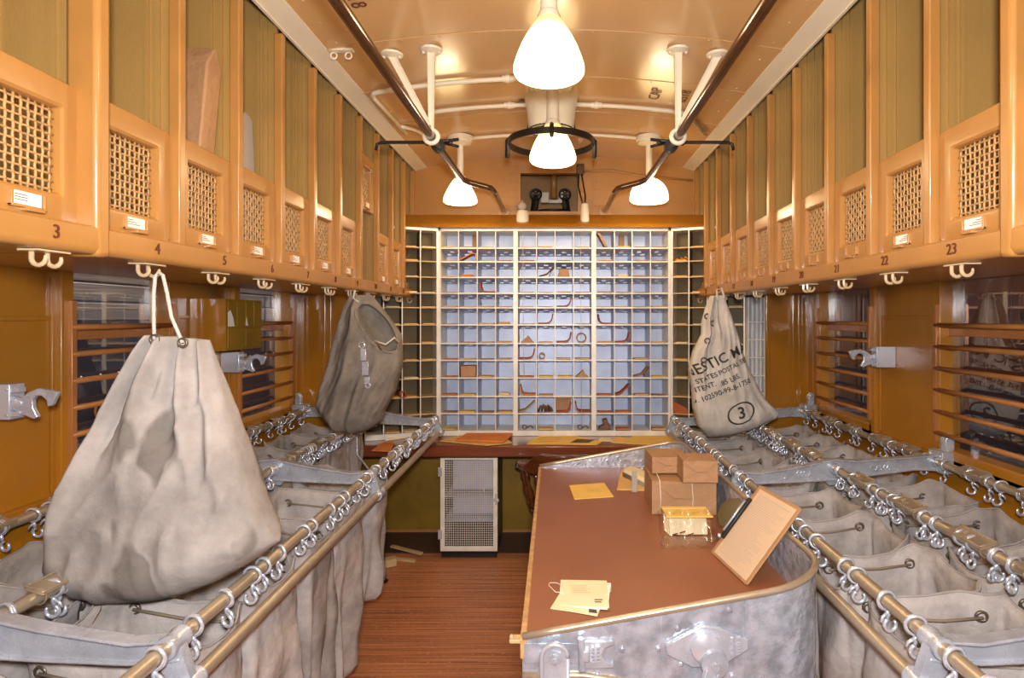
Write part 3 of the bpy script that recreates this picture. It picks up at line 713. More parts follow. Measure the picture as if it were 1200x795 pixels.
# wings
def lerp(a,b,t): return a+(b-a)*t
WP0 = Vector((.862,YF)); WP1 = Vector((1.345,4.225))
for sx, side in ((-1,'left'),(1,'right')):
    root = thing('angled_case_wing', '%s olive wing of pigeonholes angled beside the pale case' % side, 'sorting case', (sx*1.1,4.3,ZB))
    d = (WP1-WP0).normalized(); nrm = Vector((-d.y,d.x))  # pointing back (+Y)
    if nrm.y < 0: nrm = -nrm
    def wp(t, b, z):
        p = WP0+(WP1-WP0)*t+nrm*b; return Vector((sx*p.x,p.y,z))
    def slab(t0,t1,b0,b1,z0,z1,m): 
        m.add([wp(t0,b0,z0),wp(t1,b0,z0),wp(t1,b1,z0),wp(t0,b1,z0),wp(t0,b0,z1),wp(t1,b0,z1),wp(t1,b1,z1),wp(t0,b1,z1)],
            [(0,3,2,1),(4,5,6,7),(0,1,5,4),(1,2,6,5),(2,3,7,6),(3,0,4,7)])
        return m
    m = MB(); slab(-.0,.025,-.006,.15,ZB,ZTOP,m); slab(.985,1.0,-.004,.15,ZB,ZTOP,m); slab(0,1,-.004,.15,RZ[0],ZTOP,m); slab(0,1,-.004,.15,ZB,RZ[12],m)
    obj('frame', m, 'case_edge', root)
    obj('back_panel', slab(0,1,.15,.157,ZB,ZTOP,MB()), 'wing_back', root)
    for r in range(1,12): obj('shelf', slab(.02,.985,-.002,.15,RZ[r]-.004,RZ[r]+.004,MB()), 'wing_wood', root)
    for k in range(1,4):
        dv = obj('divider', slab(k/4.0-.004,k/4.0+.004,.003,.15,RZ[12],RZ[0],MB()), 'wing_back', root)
        obj('divider_edge', slab(k/4.0-.007,k/4.0+.007,-.003,.004,RZ[12],RZ[0],MB()), 'case_edge', dv)
    # folded papers lying in the wing
    for r in range(12):
        for k in range(4):
            if random.random() < .6:
                z = RZ[r+1]+.0045; t0 = k/4.0+.03+random.random()*.03; t1 = k/4.0+.21+random.random()*.02
                top('envelope', slab(t0,t1,.002-random.random()*.008,.10,z,z+.003+random.random()*.006,MB()), random.choice(['manila','cream_paper','manila']),
                    'pale envelope lying flat in a pigeonhole of the %s olive wing' % side, 'envelope', 'envelopes in the %s wing' % side)
    WINGF = wp
    if sx < 0:
        a = wp(.55,-.05,RZ[9]); 
        m = MB(); c = a+Vector((0,0,.05-.018)); n=14
        m.loft([[c+Vector((.022*math.cos(2*PI*k/n),0,.022*math.sin(2*PI*k/n)))+Vector((-.06,.12,0))*q+Vector((0,0,0)) for k in range(n)] for q in (0,1)],cap=False)
        c2 = RZ[10]+.030; dz = c2-c.z; m.v = [p+Vector((0.03,0,dz)) for p in m.v]
        top('rolled_paper', m, 'red_paper', 'brown rolled paper tube sticking out of left olive wing', 'paper roll', solid=.003, smooth=True)
    else:
        z = RZ[11]+.005; pts = [wp(.03,-.004,z),wp(.03,-.004,z+.09),wp(.22,-.004,z+.04),wp(.24,-.004,z)]
        top('orange_folder', MB().prism(pts,(0,.09,0)).add([],[]), 'red_paper', 'rust-brown folder slumped low in the right olive wing', 'folder')
        z = RZ[2]+.005; m = MB()
        for k in range(3): m.tube([wp(.05+.06*k,.03,z+.006),wp(.08+.06*k,-.002,z+.018+.004*k),wp(.12+.06*k,.03,z+.006)],.006,6)
        top('string_bundle', m, 'orange_paper', 'small crumpled tan cord bundle near the top of right wing', 'cord', smooth=True)
# case reflection between right wing and partition, modelled as narrow pale slots
root = thing('case_reflection_slots', 'narrow pale blue slots modelling the case reflection between right wing and orange partition', 'letter rack', (1.408,4.2,ZB))
m = MB(); x0,x1 = 1.347,1.468
m.box(x0,x0+.006,4.17,4.23,ZB,E+.14); m.box(x1-.006,x1,4.17,4.23,ZB,E+.14)
obj('frame', m, 'case_edge', root)
obj('back_panel', MB().box(x0,x1,4.225,4.23,ZB,E+.14), 'case_metal', root)
for k in range(1,4): obj('divider', MB().box(x0+.121*k/4-.002,x0+.121*k/4+.002,4.172,4.225,ZB,E+.14), 'white_paper', root)
for k in range(7): obj('shelf', MB().box(x0+.006,x1-.006,4.171,4.225,ZB+.09+k*.125,ZB+.098+k*.125), 'case_edge', root)
# cornice above the case
m = MB().prism([(-1.30,4.36,ZTOP+.002),(-1.30,4.598,ZTOP+.002),(-1.30,4.598,oz0-.03),(-1.30,4.57,oz0-.03),(-1.30,4.39,ZTOP+.03)],(2.6,0,0))
struct('trim_4', m, 'wall_paint')
# counter
pts = [(-1.36,4.595),(1.34,4.595),(1.46,4.23),(1.46,4.12),(1.40,4.08),(-1.36,4.08)]
top('counter', MB().prism([(x,y,.700) for x,y in pts],(0,0,.081)), 'table_wood', 'long dark wooden counter running under the sorting case', 'counter', bev=.012)

# ---------------------------------------------------------------- contents of the pale case
def cell(s_, c, r): return CX[s_][c]+.004, CX[s_][c+1]-.004, RZ[r+1]+.0075, RZ[r]-.006   # x0,x1,z0,z1
SEC = ['left','middle','right']
def wh(s_,c,r): return 'row %s, column %s of the %s section' % (ORD[r], ORD[c], SEC[s_])
used = set()
def spec(s_,c,r,kind,m_='red_paper'):
    used.add((s_,c,r)); x0,x1,z0,z1 = cell(s_,c,r); y = YF-.002; w = x1-x0; place = 'in %s case section, %s column, %s row' % (SEC[s_],ORD[c],ORD[r])
    def sheet(pts, nm, lab, cat, t=.008, dep=.10):
        P = [Vector((x0+w*a, y, z0+b)) for a,b in pts]
        n = []
        for i in range(len(P)):
            a = P[max(i-1,0)]; b = P[min(i+1,len(P)-1)]; d = (b-a).normalized(); n.append(Vector((-d.z,0,d.x)))
        # keep inside the pigeonhole
        mb = MB().prism(P+[p+q*t for p,q in reversed(list(zip(P,n)))],(0,dep,0))
        top(nm, mb, m_, lab+' '+place, cat, smooth=30)
    if kind == 'L': sheet([(.08,.072),(.10,.05),(.16,.02),(.30,.0045),(.6,.001),(.95,.002)],'folded_letter','bent rust-brown letter','letter')
    if kind == 'J': sheet([(.06,.001),(.5,.002),(.72,.008),(.86,.030),(.94,.075)],'folded_letter','bent rust-brown letter','letter')
    if kind == 'slant': sheet([(.05,.002),(.35,.012),(.62,.04),(.92,.078)],'folded_letter','rust-brown letter slanting up to the right','letter',.007)
    if kind == 'lean': sheet([(.06,.092),(.10,.094),(.45,.012),(.5,.001)],'thick_envelope','thick tan envelope leaning to the left','envelope',.016)
    if kind == 'tent': sheet([(.02,.004),(.4,.03),(.75,.055),(.93,.05),(.97,.004)],'folded_letter','orange folded paper arching','letter',.006)
    if kind == 'pile':
        mb = MB()
        for k in range(3): mb.box(x0+w*(.12+.03*k),x0+w*(.82-.04*k),y+.004*k,y+.09,z0+.006*k,z0+.006*k+.0045)
        top('envelope_stack', mb, m_, 'small stack of folded papers '+place, 'papers', bev=.001)
    if kind == 'V': sheet([(.10,.002),(.55,.02),(.62,.028),(.9,.07),(.97,.075),(.72,.03),(.7,.003)],'folded_paper','crumpled tan paper wedge','paper',.003)
    if kind == 'wedge':
        mb = MB().prism([(x0+w*.1,y,z0),(x0+w*.88,y,z0),(x0+w*.7,y,z0+.02),(x0+w*.55,y,z0+.05),(x0+w*.35,y,z0+.028)],(0,.08,0))
        top('folded_paper', mb, m_, 'creased paper folded to a point '+place, 'paper')
    if kind == 'ring' or kind == 'bigring':
        R = .034 if kind == 'bigring' else .021; cx = x0+w*(.45 if kind=='bigring' else .28)
        n = 24; c = Vector((cx,y,z0+R+.002))
        mb = MB().loft([[c+Vector((R*math.cos(2*PI*k/n),q,R*math.sin(2*PI*k/n))) for k in range(n)] for q in (0,.09)],cap=False)
        o = top('rolled_paper', mb, m_, ('wide' if kind=='bigring' else 'narrow')+' rolled paper ring '+place, 'paper roll', smooth=True, solid=.005)
    if kind == 'box':
        mb = MB().box(x0+w*.08,x1-w*.06,y+.01,y+.12,z0,z0+.082); top('small_parcel', mb, m_, 'small brown paper parcel '+place, 'parcel', bev=.004)
    if kind == 'stub':
        mb = MB().loft([[Vector((x0+w*a,y+b,z0)) for a,b in ((.12,0),(.82,0),(.82,.1),(.12,.1))],[Vector((x0+w*a,y+b,z0+.055)) for a,b in ((.22,0),(.76,0),(.76,.1),(.22,.1))]])
        top('cardboard_packet', mb, m_, 'tan tapered cardboard packet '+place, 'packet', bev=.003)
    if kind == 'bag':
        mb = MB(); n=9
        for k in range(4):
            mb.tube([(x0+w*(.06+.2*k),y+.02,z0+.008),(x0+w*(.22+.14*k),y,z0+.05+.008*(k%2)),(x0+w*(.5+.1*k),y+.02,z0+.03),(x0+w*(.60+.09*k),y+.02,z0+.008)],.009,6)
        top('leather_pouch', mb, 'leather', 'crumpled dark leather pouch '+place, 'pouch', smooth=True)
    if kind == 'boot':
        mb = MB().prism([(x0+w*.1,y+.01,z0),(x0+w*.85,y+.01,z0),(x0+w*.82,y+.01,z0+.028),(x0+w*.70,y+.01,z0+.045),(x0+w*.62,y+.01,z0+.078),(x0+w*.33,y+.01,z0+.07),(x0+w*.42,y+.01,z0+.035),(x0+w*.15,y+.01,z0+.015)],(0,.06,0))
        top('leather_holster', mb, 'leather', 'dark brown leather piece shaped like a boot '+place, 'leather piece', bev=.006)
    if kind == 'cord':
        mb = MB().torus((x0+w*.35,y+.01,z0+.018),.016,.004,(0.2,1,.2)).tube([(x0+w*.5,y+.01,z0+.012),(x0+w*.7,y,z0+.03),(x0+w*.85,y+.01,z0+.012)],.005,6)
        top('key_ring', mb, 'leather', 'small dark ring and tag '+place, 'ring', smooth=True)
    if kind == 'board':
        mb = MB().box(x0+w*.02,x1-w*.1,y+.06,y+.066,z0+.01,z1-.004); top('kraft_card', mb, 'kraft', 'upright brown card '+place, 'card')
        sheet([(.04,.001),(.5,.002),(.72,.006),(.84,.030),(.92,.07)],'folded_letter','bent letter before a card','letter')
spec(0,1,1,'tent','orange_paper'); spec(0,1,2,'pile','orange_paper'); spec(0,2,3,'L','red_paper'); spec(0,1,8,'box','kraft'); spec(0,3,5,'pile','manila'); spec(0,3,9,'pile','cream_paper')
spec(1,1,2,'V','kraft'); spec(1,2,2,'stub','kraft'); spec(1,2,4,'J'); spec(1,1,5,'J','red_paper'); spec(1,0,6,'wedge','kraft'); spec(1,2,6,'J'); spec(1,3,6,'bigring','kraft')
spec(1,0,7,'J','red_paper'); spec(1,1,7,'ring','kraft'); spec(1,3,8,'wedge','kraft'); spec(1,0,9,'L','orange_paper'); spec(1,0,10,'slant','kraft'); spec(1,1,10,'bag'); spec(1,2,10,'board'); spec(1,3,10,'L','red_paper')
spec(1,0,11,'cord'); spec(1,3,11,'cord')
spec(2,0,0,'lean','kraft'); spec(2,1,2,'pile','cream_paper'); spec(2,0,5,'L'); spec(2,1,6,'J','red_paper'); spec(2,2,8,'V','kraft'); spec(2,1,9,'slant'); spec(2,0,11,'boot')
for s_ in range(3):
    for c in range(4):
        for r in range(12):
            if (s_,c,r) in used or random.random() < .25: continue
            x0,x1,z0,z1 = cell(s_,c,r); w = x1-x0; a = random.random()*.08; t = random.choice([.003,.004,.005,.007])
            mb = MB().box(x0+w*(.04+a),x1-w*(.14-a),YF-.004-random.random()*.006,YF+.09,z0,z0+t)
            top('envelope', mb, random.choice(['manila','kraft','orange_paper','manila','yellow_paper']), 'thin manila envelope lying flat in a %s section pigeonhole of the pale case' % SEC[s_], 'envelope', 'flat envelopes in the %s section of the pale case' % SEC[s_])
# ================================================================ SACK RACKS
RX, MX, OXR = .82, 1.245, 1.70
ZR, ZM, ZO = E-.70, E-.668, E-.645
ARMS = [1.285, 2.67, 4.10]
def ihook_mb(sx, big=1.0):      # sliding ring with a snap hook below, rail axis along y through the origin
    m = MB(); m.torus((0,0,0),.0225,.0042,(0,1,.12),18,6)
    m.torus((0,0,0),.0215,.003,(0,1,-.3),18,5)
    m.tube([(0,0,-.022),(sx*.004,0,-.034),(sx*.002,.002,-.046)],[.006,.005,.0045],7)
    m.tube(arc((sx*.010,.003,-.060),.015,PI*.6,PI*2.25,12,(sx,0,0),(0,0,1)),[.0050]*10+[.0042,.0034],7)
    m.tube([(0,0,-.030),(-sx*.012,0,-.040),(-sx*.016,0,-.052)],[.0045,.004,.003],6)
    return m
def holder_plate():
    m = MB(); m.box(-.026,.026,-.078,.078,.016,.021); m.box(-.026,-.022,-.078,.078,.021,.027); m.box(.022,.026,-.078,.078,.021,.027)
    m.box(-.026,.026,-.078,-.073,.021,.029); m.box(-.006,.010,.02,.03,.021,.030); m.box(-.020,.020,-.05,.05,.0,.017)
    for yy in (-.06,0,.06): m.torus((0,yy,0),.0205,.003,(0,1,0),14,5)
    return m
hk = {}; pl0 = None
def add_hook(sx, x, z, y, label, group, rz=0.0):
    global hk
    if sx not in hk:
        m = ihook_mb(sx); m.v = [p+Vector((x,y,z)) for p in m.v]
        o = top('sliding_hook', m, 'bright_metal', label, 'hook', group, smooth=True, origin=(x,y,z)); hk[sx] = o
    else:
        o = hk[sx].copy(); C.objects.link(o); o.location = (x,y,z); o['label'] = label; o['group'] = group
    o.rotation_euler = (random.uniform(-.12,.12), random.uniform(-.1,.1)+sx*.05, rz+random.uniform(-.35,.35))
def arm_mesh(sx, y):
    # I-section casting from aisle rail to wall
    st = [(.80,E-.712,.020),(.83,E-.714,.023),(.91,E-.719,.023),(1.10,E-.70,.034),(1.245,E-.680,.046),(1.34,E-.678,.036),(1.6,E-.652,.028),(1.74,E-.648,.036)]
    m = MB(); web = []; fl = []
    def ring(x,z,h,w,zz0,zz1): return [Vector((sx*x,y-w,zz0)),Vector((sx*x,y+w,zz0)),Vector((sx*x,y+w,zz1)),Vector((sx*x,y-w,zz1))]
    m.loft([ring(x,z,h,.006,z-h,z+h) for x,z,h in st])
    m.loft([ring(x,z,h,.020,z+h-.005,z+h+.003) for x,z,h in st])
    m.loft([ring(x,z,h,.014,z-h-.003,z-h+.005) for x,z,h in st])
    return m
def rack(sx, side):
    root = thing('sack_rack', 'long tubular steel pouch rack with cast arms along the %s side' % side, 'sack rack', (sx*1.25,2.6,0))
    y0,y1 = -.6, 4.14
    for x,z,lab in ((RX,ZR,'rail'),(.787,E-.79,'guard_rail'),(MX,ZM-.005,'rail'),(OXR,ZO,'rail')):
        yy0 = y0
        obj(lab, MB().tube([(sx*x,yy0,z),(sx*x,y1-.03 if lab!='rail' else y1,z)],.0165,16), 'rail_metal', root, smooth=40)
    for ai, y in enumerate(ARMS):
        a = obj('arm', arm_mesh(sx,y), 'aluminium', root, bev=.003)
        m = MB()
        # clamp uniting aisle rail and guard rail
        def fl():
            obj('clamp', m, 'aluminium', a, smooth=40)
        for (x,z) in ((RX,ZR),(.787,E-.79),(MX,ZM-.005),(OXR,ZO)):
            m = MB(); m.lathe([(.0168,-.030),(.024,-.030),(.025,-.022),(.022,-.012),(.022,.012),(.025,.022),(.024,.030),(.0168,.030)], (sx*x,y,z), 18, (0,1,0)); obj('clamp', m, 'aluminium', a, smooth=40)
        m = MB(); m.prism([(sx*(RX+.022),y-.012,ZR+.01),(sx*(RX+.022),y-.012,ZR-.05),(sx*.81,y-.012,E-.80),(sx*.775,y-.012,E-.80),(sx*.775,y-.012,E-.775),(sx*.80,y-.012,ZR)],(0,.024,0))
        m.prism([(sx*(RX+.02),y-.008,ZR-.02),(sx*(RX+.02),y-.008,ZR-.055),(sx*(RX+.06),y-.008,ZR-.01),(sx*(RX+.06),y-.008,ZR+.0)],(0,.016,0))
        obj('link_plate', m, 'aluminium', a, smooth=40)
        # gusset hook under the middle rail and the wall lug
        m = MB().prism([(sx*(MX-.06),y-.004,ZM-.04),(sx*(MX+.06),y-.004,ZM-.04),(sx*(MX+.03),y-.004,ZM-.08),(sx*(MX-.02),y-.004,ZM-.085)],(0,.008,0))
        obj('gusset', m, 'aluminium', a, bev=.003)
        m = MB().box(*sorted((sx*1.70,sx*WX)),y-.05,y+.05,ZO-.045,ZO+.05)
        m.prism([(sx*1.74,y-.02,ZO+.04),(sx*1.775,y-.02,ZO+.04),(sx*1.775,y-.02,ZO+.12),(sx*1.755,y-.02,ZO+.13),(sx*1.735,y-.02,ZO+.10)],(0,.04,0))
        for d in (-.035,.035): m.ball((sx*1.70,y+d,ZO+.03),.009,8,.7,(1,0,0))
        obj('wall_lug', m, 'aluminium', a, bev=.008)
    if sx > 0:
        y = ARMS[1]-.0075
        for s_,x in (('D',1.02),('6607',1.11),('C7546',1.45)):
            obj('cast_number', text_mb(s_, .034, (x,y,(E-.712 if x<1.1 else E-.70) if x<1.3 else E-.672), (1,0,0), (0,0,1), .0015), 'bright_metal', a if False else root)
    LY = 3.75 if sx < 0 else 4.055; obj('support_leg', MB().tube([(sx*1.08,LY,.0),(sx*1.08,LY,.60)],.016,10).lathe([(0,0),(.035,0),(.035,.006),(0,.006)],(sx*1.08,LY,0),16), 'black_iron', root, smooth=35)
    obj('cross_tie', MB().tube([(sx*1.08,LY,.59),(sx*1.24,LY,.80),(sx*1.245,LY,ZM-.02)],.006,8), 'aluminium', root, smooth=True)
rack(-1,'left'); rack(1,'right')
HK0 = None
# ---------------------------------------------------------------- canvas pouches in the racks
def pouch_mesh(x0,x1,y0,y1,zt0,zt1,zb,seed,slump=0.0):
    """zt0: rim height at x0, zt1: at x1"""
    rnd = random.Random(seed); m = MB(); N = 72; R = 22
    cx,cy,hx,hy = (x0+x1)/2,(y0+y1)/2,(x1-x0)/2,(y1-y0)/2
    ph = [rnd.random()*6.28 for _ in range(6)]; rings = []
    sag = rnd.uniform(.018,.04); tw = rnd.uniform(-.4,.4)
    for j in range(R):
        v = j/(R-1.0); ring = []
        for i in range(N):
            a = 2*PI*i/N; c,s_ = math.cos(a),math.sin(a)
            e = .42+.25*v
            sxx = abs(c)**e*(1 if c>=0 else -1); syy = abs(s_)**e*(1 if s_>=0 else -1)
            # radial profile: drawn in just under the rim, belly, rounded foot
            k = 1-.05*math.sin(min(v*6,1)*PI)*.5 - .10*v + .05*math.sin(PI*v)
            if v > .93: k *= 1-.55*((v-.93)/.07)**1.5
            f = 0
            A = .004+.030*min(1,v*1.6)
            f += A*(abs(math.sin(3*a+ph[0]+tw*v*3))-.5)
            f += A*.6*(abs(math.sin(5*a+ph[1]-1.3*v))**.7-.5)
            f += .35*A*math.sin(11*a+ph[2]+3*v)
            nz = noise.noise(Vector((c*1.3+seed,s_*1.3,v*4)))*.022*min(1,v*4+.25)
            kk = k-(f*1.2-nz)/max(hx,hy)*1.0
            x = cx+hx*kk*sxx; y = cy+hy*kk*syy
            corner = abs(math.sin(2*a))
            t = (x-x0)/(x1-x0); zt = zt0*(1-t)+zt1*t
            zr = zt-sag*(1-corner)**1.2-.012*abs(math.sin(4*a+ph[3]))+.008*math.sin(3*a+ph[4])
            z = zr*(1-v)+zb*v
            # rim wander
            if v < .2: 
                w_ = (1-v/.2); x += .012*math.sin(3*a+ph[5])*w_*abs(s_); y += .014*math.sin(2*a+ph[2])*w_*abs(s_)
            ring.append(Vector((x,y,z)))
        rings.append(ring)
    o = len(m.v); m.loft(rings, cap=False)
    m.f.append(tuple((R-1)*N+i for i in range(N)))
    return m, rings
GM = None
def pouch(sx, xa, xb, y0, y1, za, zb_, zbot, seed, label, grom=True):
    x0,x1 = sorted((sx*xa,sx*xb)); z0,z1 = (za,zb_) if sx > 0 else (zb_,za)
    m,rings = pouch_mesh(x0,x1,y0,y1,z0,z1,zbot,seed)
    rc = MB().tube([p*1.0 for p in rings[0]],.0035,5,True)
    root = thing('mail_pouch', label, 'mail pouch', ((x0+x1)/2,(y0+y1)/2,zbot))
    o = obj('canvas_body', m, 'canvas', root, smooth=True, solid=.003)
    obj('rim_hem', rc, 'canvas', root, smooth=True)
    if grom:
        N = 72; g = MB(); 
        cords = []
        for side_i in (range(42,67), range(6,31)):    # near side (y small) then far side
            idx = list(side_i); ps = [rings[1][i]*.35+rings[2][i]*.65 for i in idx]
            p1 = ps[6]; p2 = ps[17]
            out = -1 if ps[0].y < (y0+y1)/2 else 1
            for p in (p1,p2):
                obj('grommet', MB().torus(p,.0135,.005,(.15,1,.1),14,6), 'dull_brass', root, smooth=True)
            face = 1 if out > 0 else -1
            mid = (p1+p2)/2
            if side_i[0] == 42 or True:
                cords.append([p1+Vector((0,-.007,0)), p1*.6+p2*.4+Vector((0,-.014,-.004)), p1*.3+p2*.7+Vector((0,-.013,.0)), p2+Vector((0,-.007,0))])
        for q in cords: obj('drawcord', MB().tube(q,.0042,6), 'drawcord_fibre', root, smooth=True)
    return root
sec_names = {0:'before the near arm', 1:'between near and middle arms', 2:'between middle and far arms'}
def fill(sx, side):
    for col,(xa,xb,za,zb_,cn) in enumerate(((RX+.012,MX-.022,ZR-.062,ZM-.07,'aisle column'),(MX+.022,OXR-.02,ZM-.07,ZO-.066,'wall column'))):
        for seg,(a,b,n) in enumerate(((.62,1.26,2),(1.33,2.635,4),(2.71,4.04,4))):
            w = (b-a)/n
            for k in range(n):
                y0 = a+w*k+.006; y1 = a+w*(k+1)-.006
                if sx < 0 and col == 0 and seg == 2:
                    if k > 0: continue
                    y1 = y0+.34
                if sx > 0 and col == 0 and seg == 0 and k == 0: continue
                lab = 'open canvas pouch, %s rack %s, %s %s' % (side, cn, ORD[k], {0:'before the near arm',1:'beyond the near arm',2:'beyond the middle arm'}[seg])
                zb0 = .12+.05*random.random()
                if sx < 0 and col == 0 and seg == 2: zb0 = .30
                pouch(sx,xa,xb,y0,y1,za,zb_,zb0,seg*100+k*7+col*31+(0 if sx<0 else 500)+3,lab)
                for (x,z,rn) in (((RX,ZR,'aisle rail'),(MX,ZM-.005,'middle rail')) if col == 0 else ((MX,ZM-.005,'middle rail'),(OXR,ZO,'wall rail'))):
                    for yy in (y0+.02, (y0+y1)/2+random.uniform(-.05,.05), y1-.03):
                        gl = 'bright sliding hook on %s rack %s, %s' % (side, rn, sec_names[seg])
                        add_hook((-1 if (x in (MX,OXR) and col==0) or x==OXR else 1)*sx, sx*x, z, yy, gl, '%s %s hooks, segment %s' % (side, rn, ORD[seg]))
    # spare hooks bunched on the far aisle rail
    if sx < 0:
        for yy in (3.10,3.13,3.16,3.3,3.33,3.36,3.52,3.55,3.58,3.60,3.76,3.79,3.82,3.95,3.98,4.0):
            add_hook(sx, sx*RX, ZR, yy, 'bright sliding hook hanging empty on the far end of left aisle rail', 'empty hooks on the left aisle rail')
            add_hook(sx, sx*MX, ZM-.005, yy-.15, 'bright sliding hook hanging empty on the far end of left middle rail', 'empty hooks on the left middle rail')
    # label plates on the middle and wall rails
    global pl0
    for (x,z,rn) in ((MX,ZM-.005,'middle rail'),(OXR,ZO,'wall rail')):
        for yy in (.80,1.08,1.50,1.78,2.10,2.42,2.88,3.12,3.42,3.70,3.93):
            if sx < 0 and x == MX and yy > 3.5: continue
            lab = 'flat metal label plate clipped along the %s rack %s' % (side, rn); gr = 'label plates on the %s %s' % (side, rn)
            if pl0 is None:
                m = holder_plate(); m.v = [p+Vector((sx*x,yy,z)) for p in m.v]
                pl0 = top('label_plate', m, 'rail_metal', lab, 'label plate', gr, bev=.0015, origin=(sx*x,yy,z)); q = pl0
            else: q = pl0.copy(); C.objects.link(q); q.location = (sx*x,yy,z); q['label'] = lab; q['group'] = gr
            q.rotation_euler = (0, -sx*.25+random.uniform(-.08,.08), 0)
fill(-1,'left'); fill(1,'right')

# ---------------------------------------------------------------- three sacks hung from the bin ledge
def plerp(P, t):
    # point at fraction t of a polyline
    d = [0]
    for a,b in zip(P,P[1:]): d.append(d[-1]+(b-a).length)
    T = t*d[-1]
    for i in range(len(P)-1):
        if T <= d[i+1] or i == len(P)-2:
            k = (T-d[i])/max(1e-6,d[i+1]-d[i]); return P[i].lerp(P[i+1],k)
def sack_mesh(Lp, Rp, Y, D, sag, folds, seed, dent=None, topflat=.012):
    L = [at(x,y,Y) for x,y in Lp]; Rr = [at(x,y,Y) for x,y in Rp]
    N, M = 132, 90; m = MB(); rings = []
    rnd = random.Random(seed); ph = [rnd.random()*6.28 for _ in range(8)]
    for j in range(M):
        v = j/(M-1.0); a = plerp(L,v); b = plerp(Rr,v); ring = []
        dep = topflat+(D-topflat)*math.sin(min(1,v*1.25)*PI/2)**1.1
        if v > .86: dep *= math.sqrt(max(0.0,1-((v-.86)/.14)**2)); dep = max(dep,.006)
        for i in range(N):
            t = 2*PI*i/N; s_ = .5-.5*math.cos(t); fy = -math.sin(t)    # front = -y
            P = a.lerp(b,s_)
            P.z -= sag*(4*s_*(1-s_))*v**2.5
            dd = dep*abs(fy)**.6*(1 if fy>0 else -1)
            # folds radiate from the hanging point and die out at the belly
            f = 0
            for (s0,wd,amp,v0,v1,sl) in folds:
                sc = s0+sl*(v-.1); env = math.exp(-((s_-sc)/wd)**2)
                vv = max(0,min(1,(v-v0)/.12))*max(0,min(1,(v1-v)/.22)); f += amp*.75*env*vv
            nz = noise.noise(Vector((s_*3+seed,v*3.3,0 if fy<0 else 5)))*.02+noise.noise(Vector((s_*8+seed,v*7,2)))*.008-(abs(noise.noise(Vector((s_*7+v*3+seed,v*3.1-s_*2,4))))**.6)*.022
            P.y += (-1 if fy>0 else 1)*0
            P.y = Y - dd*1.0*(1 if True else 0) - (f+nz*min(1,v*3))*(1 if fy>=0 else -.7)*min(1,abs(fy)*2)
            if dent and fy > 0:
                (dx,dz,rx,rz,dp,rot) = dent; q = P-Vector((dx,0,dz)); u = q.x*math.cos(rot)+q.z*math.sin(rot); w = -q.x*math.sin(rot)+q.z*math.cos(rot)
                r2 = (u/rx)**2+(w/rz)**2
                if r2 < 1: P.y += dp*(1-r2)**.35
                elif r2 < 1.7: P.y -= .012*(1-(r2-1)/.7)
            ring.append(P)
        rings.append(ring)
    m.loft(rings, cap=False); m.f.append(tuple(range(N-1,-1,-1))); m.f.append(tuple((M-1)*N+i for i in range(N)))
    return m
def rope(pts, r, root, name='rope'): return obj(name, MB().tube(pts,r,8), 'rope', root, smooth=True)
Y1 = 1.62
m = sack_mesh([(172,392),(160,412),(146,440),(130,476),(108,526),(92,566),(78,612),(70,652),(76,688)],
              [(246,399),(256,432),(266,462),(280,505),(294,548),(306,586),(318,612),(328,634)], Y1, .15, .085,
              [(.12,.06,.05,-.1,.95,-.04),(.36,.07,.06,-.1,.50,.10),(.24,.035,-.045,.05,.55,-.02),(.56,.05,-.035,-.1,.55,.30),(.70,.045,.04,-.1,.6,.22),(.90,.04,.03,-.1,.8,.03),(.45,.03,-.02,.1,.4,.2)], 11)
s1 = thing('mail_sack', 'large stained pale canvas sack hanging from left ledge by white rope', 'mail sack', at(190,690,Y1))
obj('canvas_body', m, 'canvas_big', s1, smooth=True)
hp = Vector((-(BX-.012),1.60,ZL0-.046))
g1, g2 = at(181,398,Y1-.045), at(214,402,Y1-.045)
hp = at(191,322,1.60)
rope([g1, at(180,372,1.59), at(180,345,1.59), at(182,324,1.60), at(186,319,1.60), at(191,323,1.60), at(196,345,1.59), at(201,372,1.59), g2], .0048, s1)
for q in (g1,g2): obj('grommet', MB().torus(q,.011,.004,(0,1,0)), 'dull_brass', s1, smooth=True)
obj('loose_thread', MB().tube([at(120,700,1.58),at(118,715,1.57),at(108,732,1.57)],.0012,5).tube([at(148,698,1.58),at(155,707,1.57),at(166,703,1.57)],.0012,5), 'leather', s1)

Y2 = 3.12
m = sack_mesh([(410,346),(402,362),(393,395),(385,430),(377,455),(373,472),(375,484)],
              [(436,346),(452,366),(470,392),(471,414),(471,428),(462,460),(450,482),(448,492)], Y2, .13, .09,
              [(.34,.10,.06,0,1.2,-.02),(.55,.05,.03,.5,1.2,.0),(.12,.05,-.02,.1,.9,0),(.8,.06,.03,.45,1,-.2)], 23,
              dent=(at(446,384,Y2).x, at(446,384,Y2).z, .062, .150, .10, .66))
s2 = thing('mail_sack', 'grey worn canvas sack with open mouth hanging at far left', 'mail sack', at(424,515,Y2))
obj('canvas_body', m, 'canvas_grey', s2, smooth=True)
rim = []
c = Vector((at(446,384,Y2).x, Y2-.155, at(446,384,Y2).z))
for k in range(32):
    t = 2*PI*k/32; u = .064*math.cos(t); w = .152*math.sin(t); rim.append(c+Vector((u*math.cos(.66)-w*math.sin(.66), 0, u*math.sin(.66)+w*math.cos(.66))))
bv = BVHTree.FromPolygons([tuple(p) for p in m.v], m.f)
rim2 = []
for p in rim:
    h = bv.ray_cast(Vector((p.x,Y2-1,p.z)), Vector((0,1,0)))
    rim2.append(Vector((p.x,(h[0].y-.006) if h[0] is not None else Y2-.01,p.z)))
obj('mouth_hem', MB().tube(rim2,.006,7,True), 'canvas_grey', s2, smooth=True)
